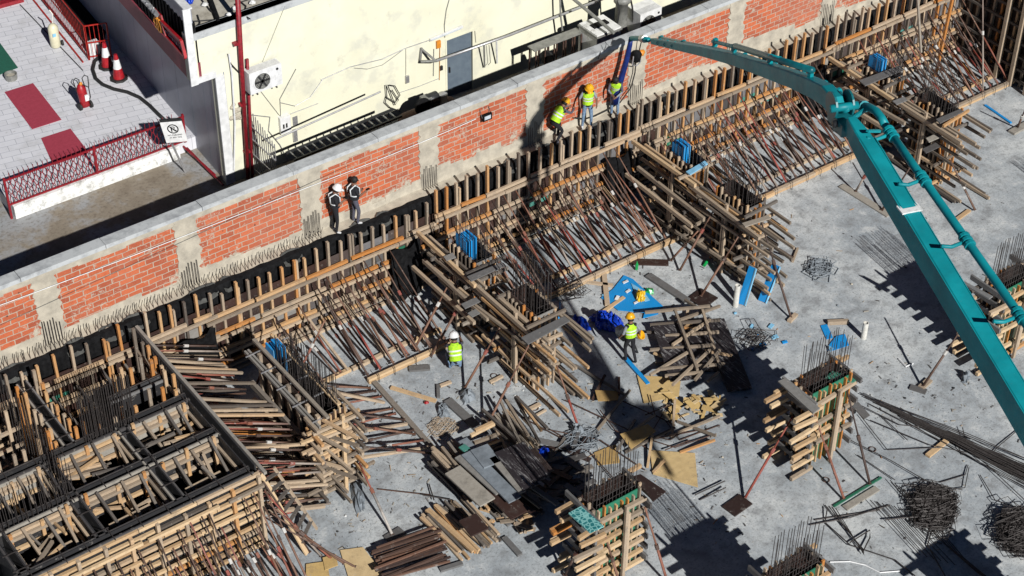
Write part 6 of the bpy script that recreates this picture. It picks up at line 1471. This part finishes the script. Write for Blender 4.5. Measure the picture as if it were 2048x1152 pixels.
pile(22, (812, 1088), (828, 1150), ((745, 1115), (880, 1070)), 2.1, .055, .055, .3, 'prop', 'steel_prop', 'steel prop lying in the rusty stack at the bottom left of centre', 'prop', 'steel props stacked at the bottom', tint=.22, jit=.06, seed=6)
pile(9, (845, 1078), (858, 1120), ((800, 1090), (880, 1062)), 1.0, .075, .07, .3, 'rust', 'steel_prop', 'short rusty tube on the steel prop stack', 'tube', 'short rusty tubes on the stack', jit=.1, seed=7)
for i in range(26):
    c = at(U(965, 1060), U(1010, 1060), U(.03, .2)); a = U(0, 3.14); d = V((math.cos(a), math.sin(a), U(-.1, .2)))*U(.1, .35)
    plank(c-d, c+d, U(.06, .14), .05, R.choice(['wood', 'woodnew', 'plygrey']), 'short offcut of timber at the lower end of the plank stack', 'offcut', 'timber offcuts below the plank stack')
for i in range(40):
    c = at(U(1100, 1175), U(870, 1000), U(.02, .15)); a = U(0, 3.14); d = V((math.cos(a), math.sin(a), U(-.1, .1)))*U(.1, .6)
    plank(c-d, c+d, U(.06, .2), .05, R.choice(['plydark', 'plygrey', 'woodold']), 'dark board lying in shadow right of the plank stack', 'board', 'dark boards right of the plank stack', tint=U(0, .5))
for i in range(30):
    c = at(U(945, 1070), U(925, 1010), U(.05, .75)); d = V((U(.05, .3), -1, U(-.05, .05))).normalized()*U(.5, 1.1)
    plank(c-d, c+d, U(.07, .2), .06, R.choice(['woodold', 'plygrey', 'plydark']), 'dark timber packed underneath the wide plank stack', 'timber', 'dark timbers under the plank stack', tint=U(0, .6))
# lumber inside a cell of the block
pile(15, (200, 905), (225, 935), ((150, 925), (265, 905)), 1.7, .09, .08, .25, ['wood', 'woodnew'], 'timber_plank', 'pale timber piled on top of the cell block', 'timber', 'pale timbers piled in the cell block', seed=8, jit=.15)
for o in list(COL.objects):
    if o.get('group') == 'pale timbers piled in the cell block': o.location.z += 2.35; o.location.x -= 1.73; o.location.y -= 2.33
# long laths and rods strewn around the scrap heap
def rods(L, r, mat, name, lab, cat, grp=None, z=.03):
    for l in L: one(name, MB().poly([at(*p, z+U(0, .12)) for p in l], r, 5, tint=U(0, 1)), mat, lab, cat, grp)
rods([[(1130, 800), (1300, 880), (1400, 860)], [(1085, 850), (1180, 905), (1230, 960)], [(1100, 860), (1200, 880), (1290, 940)], [(1040, 832), (1130, 880)], [(1240, 800), (1330, 840), (1360, 880), (1440, 850)], [(1300, 790), (1310, 830), (1350, 850), (1330, 870)],
      [(1330, 820), (1300, 870), (1340, 880), (1390, 850)], [(1290, 830), (1340, 810), (1370, 840)], [(1270, 870), (1350, 895), (1430, 868)], [(1350, 800), (1345, 850)], [(1380, 880), (1330, 900)], [(1310, 905), (1230, 860), (1200, 820)]], .018, 'rust', 'bent_rod', 'bent rusty rod in the scrap around the orange sheets', 'rod', 'bent rods in the scrap heap')
for i, (a, b, c, d, m_) in enumerate(((1355, 843, 1432, 872, 'wood'), (1340, 872, 1440, 832, 'wood'), (1345, 870, 1350, 800, 'wood'), (1250, 905, 1350, 855, 'wood'), (1240, 880, 1310, 830, 'wood'), (1185, 800, 1210, 750, 'rust'), (1238, 755, 1238, 790, 'rust'), (1195, 860, 1260, 780, 'wood'), (1270, 840, 1235, 900, 'woodold'), (1295, 935, 1305, 870, 'woodnew'), (1306, 945, 1330, 920, 'woodnew'), (1360, 905, 1430, 880, 'wood'), (1150, 730, 1250, 790, 'woodold'))):
    plank(at(a, b, .05), at(c, d, .25), .07, .06, m_, 'loose timber strewn across the scrap heap', group='timbers in the scrap heap')
# dark tangle of bars: spirals of wire
def tangle(c, rx, ry, h, n, lab, seed, r=.012, mat='rebar', ang=0):
    rr = random.Random(seed); t = thing('bar_heap', lab, 'rebar heap', at(*c, 0)); P = at(*c, 0); mb = MB()
    for k in range(n):
        a = ang+rr.gauss(0, .7)+(math.pi/2 if k % 2 else 0); x, y, z = rr.uniform(-rx, rx), rr.uniform(-ry, ry), rr.uniform(.02, h)
        L = rr.uniform(.15, .4)*(1.9 if k % 7 == 0 else 1); d = V((math.cos(a), math.sin(a), rr.uniform(-.15, .15)))*L; s = V((-d.y, d.x, 0)).normalized()*rr.uniform(.12, .3)
        q = P+V((x*math.cos(ang)-y*math.sin(ang), x*math.sin(ang)+y*math.cos(ang), z)); mb.poly([q-d-s, q+d-s, q+d+s, q-d+s, q-d-s], r, 4)
    o = mb.build('bent_links', mat, t); o['kind'] = 'stuff'; return t
tangle((1868, 1022), .55, .3, .26, 300, 'dark heap of bent steel links in the lower right, middle one', 1, ang=.6)
tangle((2045, 1072), .55, .4, .34, 320, 'dark heap of bent steel links at the right edge', 2, ang=.6)
tangle((1165, 885), .12, .15, .15, 26, 'pale wire scrap beside the dark rods', 5, mat='bag', ang=1.2)
tangle((1640, 540), .22, .14, .12, 34, 'small heap of pale grey wire scraps on the open slab', 6, mat='bag', ang=.4, r=.014)
tangle((885, 855), .15, .15, .06, 22, 'straw coloured wire scraps left of the timber stack', 7, mat='wood', r=.007)
tangle((1515, 680), .3, .3, .25, 14, 'few bent wire loops right of the long black boards', 8, mat='rebar', r=.012)
tangle((1140, 585), .3, .3, .4, 14, 'few bent wire loops by the sole timber', 9, mat='rebar', r=.012)
# long bundle of bars running off to the right
A_ = at(1735, 800, 0); B_ = at(2110, 985, 0); dB = (B_-A_).normalized(); sB = V((-dB.y, dB.x, 0))
t = thing('bar_bundle', 'long dark bundle of steel bars lying across the slab to the right edge', 'rebar bundle', A_)
for k in range(46):
    w = R.gauss(0, .5); w0 = w*.16*(.3+U(0, 1)); w1 = w*.42; s0 = U(-.3, 2.0)
    pts = [A_+dB*s0+sB*w0+V((0, 0, U(.02, .12))), A_.lerp(B_, .5)+sB*(w0+w1)/2+V((0, 0, U(.03, .25))), B_+sB*w1+V((0, 0, U(.03, .3)))]
    MB().poly(pts, .016, 4).build('bar', 'rebar', t)
R.seed(77)
rods([[(1700, 800), (1800, 850), (1870, 855), (1950, 880)], [(1720, 830), (1775, 900), (1880, 895)], [(1740, 840), (1860, 890), (1935, 905)], [(1925, 855), (1935, 900), (1975, 930), (2060, 1010)], [(1985, 905), (2000, 890), (2060, 840)], [(1860, 960), (1880, 965), (1930, 950), (1936, 930)], [(1938, 935), (1930, 975), (1870, 985), (1830, 1000)],
      [(1842, 958), (1900, 975), (1925, 980)], [(1960, 950), (1990, 1000), (2050, 1020)], [(1815, 880), (1760, 830)], [(1800, 815), (1860, 855)], [(1900, 865), (1925, 910)], [(1700, 880), (1780, 920), (1850, 960)], [(1715, 910), (1790, 960)]], .014, 'rebar', 'loose_bar', 'single dark bar curving over the slab around the long bundle', 'bar', 'loose bars round the long bundle')
rods([[(1780+k*9, 960+k*6), (1880+k*12, 1080+k*9), (1960+k*12, 1150+k*8)] for k in range(5)] + [[(1740+k*12, 1000+k*3), (1840+k*14, 1110+k*4)] for k in range(6)] + [[(1650+k*7, 1010+k*2), (1728, 1100+k*3)] for k in range(4)], .013, 'rebar', 'straight_bar', 'straight bar laid loosely at the lower right', 'bar', 'straight bars at the lower right')
rods([[(1655, 1015), (1650, 1045), (1700, 1090), (1790, 1120), (1830, 1152)], [(1620, 1050), (1700, 1035), (1780, 1010)], [(1630, 1040), (1760, 1020)], [(1390, 990), (1450, 962)], [(1400, 1000), (1452, 975)], [(1700, 1085), (1740, 1060), (1740, 1075), (1725, 1105)], [(1830, 985), (1870, 1040), (1855, 1090), (1890, 1152)], [(1770, 1040), (1850, 1030), (1900, 990)],
      [(560+285, 990), (905, 1000)], [(858, 968), (868, 1000)]], .02, 'rebar', 'thin_bar', 'thin dark bar lying on the bare slab', 'bar', 'thin bars on the slab')
one('white_cable', MB().poly([at(*p, .03) for p in ((1660, 1124), (1700, 1123), (1730, 1130), (1760, 1145), (1800, 1142))], .02, 5), 'white', 'white cable snaking across the slab at the bottom edge', 'cable')
one('thin_rod', MB().poly([at(755, 978, .03), at(862, 990, .03)], .02, 5), 'rust', 'thin rusty rod lying on the dusty slab', 'rod')
for i in range(150):
    x, y = R.choice([(U(620, 880), U(800, 1120)), (U(950, 1180), U(740, 900)), (U(1480, 1960), U(420, 1100)), (U(1150, 1480), U(850, 1100))])
    c = at(x, y, 0); s = U(.015, .05); d = V((U(-1, 1), U(-1, 1), .1)).normalized()
    if R.random() < .5: one('pebble', MB().lathe(c, [(s*.7, 0), (s, s*.5), (s*.4, s)], 6), R.choice(['peel', 'plaster', 'darksteel', 'bag']), 'pebble of debris on the slab', 'debris', 'debris on the slab')
    else: one('splinter', MB().beam(c+V((0, 0, .01)), c+d*U(.05, .25)+V((0, 0, .01)), .02, .015, tint=U(0, 1)), 'wood', 'wood splinter on the slab', 'debris', 'splinters on the slab')
mb = MB()
zones = [(600, 900, 760, 1130, 500), (900, 1200, 740, 900, 260), (1150, 1500, 760, 1080, 420), (1480, 2040, 380, 1150, 260), (1100, 1500, 520, 760, 220), (1750, 2000, 700, 860, 160)]
for x0_, x1_, y0_, y1_, n_ in zones:
    for _ in range(n_):
        c = at(U(x0_, x1_), U(y0_, y1_), 0); s_ = R.choice([.008, .01, .013, .018, .03])*U(.7, 1.2); a = U(0, 3)
        d = V((math.cos(a), math.sin(a), 0))*s_*U(1, 2.5); mb.beam(c-d+V((0, 0, s_*.4)), c+d+V((0, 0, s_*.5)), s_, s_*.8, tint=R.choice([0, .2, .5, .9, 1]))
o = one('fine_rubble', mb, 'plygrey', 'fine chips and grit scattered over the concrete slab', 'rubble'); o['kind'] = 'stuff'
for a, b in ((988, 752), (1070, 817), (1652, 960), (1745, 899)):
    c = at(a, b, .02); one('ring', MB().poly([c+V((.1*math.cos(k*.524), .1*math.sin(k*.524), .01)) for k in range(12)], .014, 4, closed=True), 'rust', 'small red ring lying on the slab', 'ring', 'red rings on the slab')
one('pink_scrap', MB().lathe(at(853, 807, .02), [(.03, 0), (.08, .04), (.02, .09)], 7), 'red', 'small pink scrap on the slab left of the rubble', 'scrap')
one('white_bracket', MB().poly([at(1798, 718, .03), at(1812, 733, .03), at(1826, 727, .03)], .03, 5), 'white', 'small white angle piece on the open slab', 'bracket')

# ---- every repeated label gets its place among its neighbours
def ordn(i): return '%d%s' % (i, 'th' if 10 <= i % 100 <= 20 else {1: 'st', 2: 'nd', 3: 'rd'}.get(i % 10, 'th'))
dd_ = {}
for o in COL.objects:
    if o.parent is None and o.get('label'): dd_.setdefault(o['label'], []).append(o)
for lb, L in dd_.items():
    if 1 < len(L) <= 60 and 'debris' not in lb and 'splinter' not in lb:
        wide_ = abs(max(q.location.x for q in L)-min(q.location.x for q in L)) > 1.2
        L.sort(key=(lambda o: o.location.x) if wide_ else (lambda o: -o.location.y))
        for i, o in enumerate(L):
            o['label'] = ' '.join(lb.split()[:12 if wide_ else 11])+(', %s from the left' if wide_ else ', %s from the wall side') % ordn(i+1)
            if not o.get('group'): o['group'] = lb[:60]
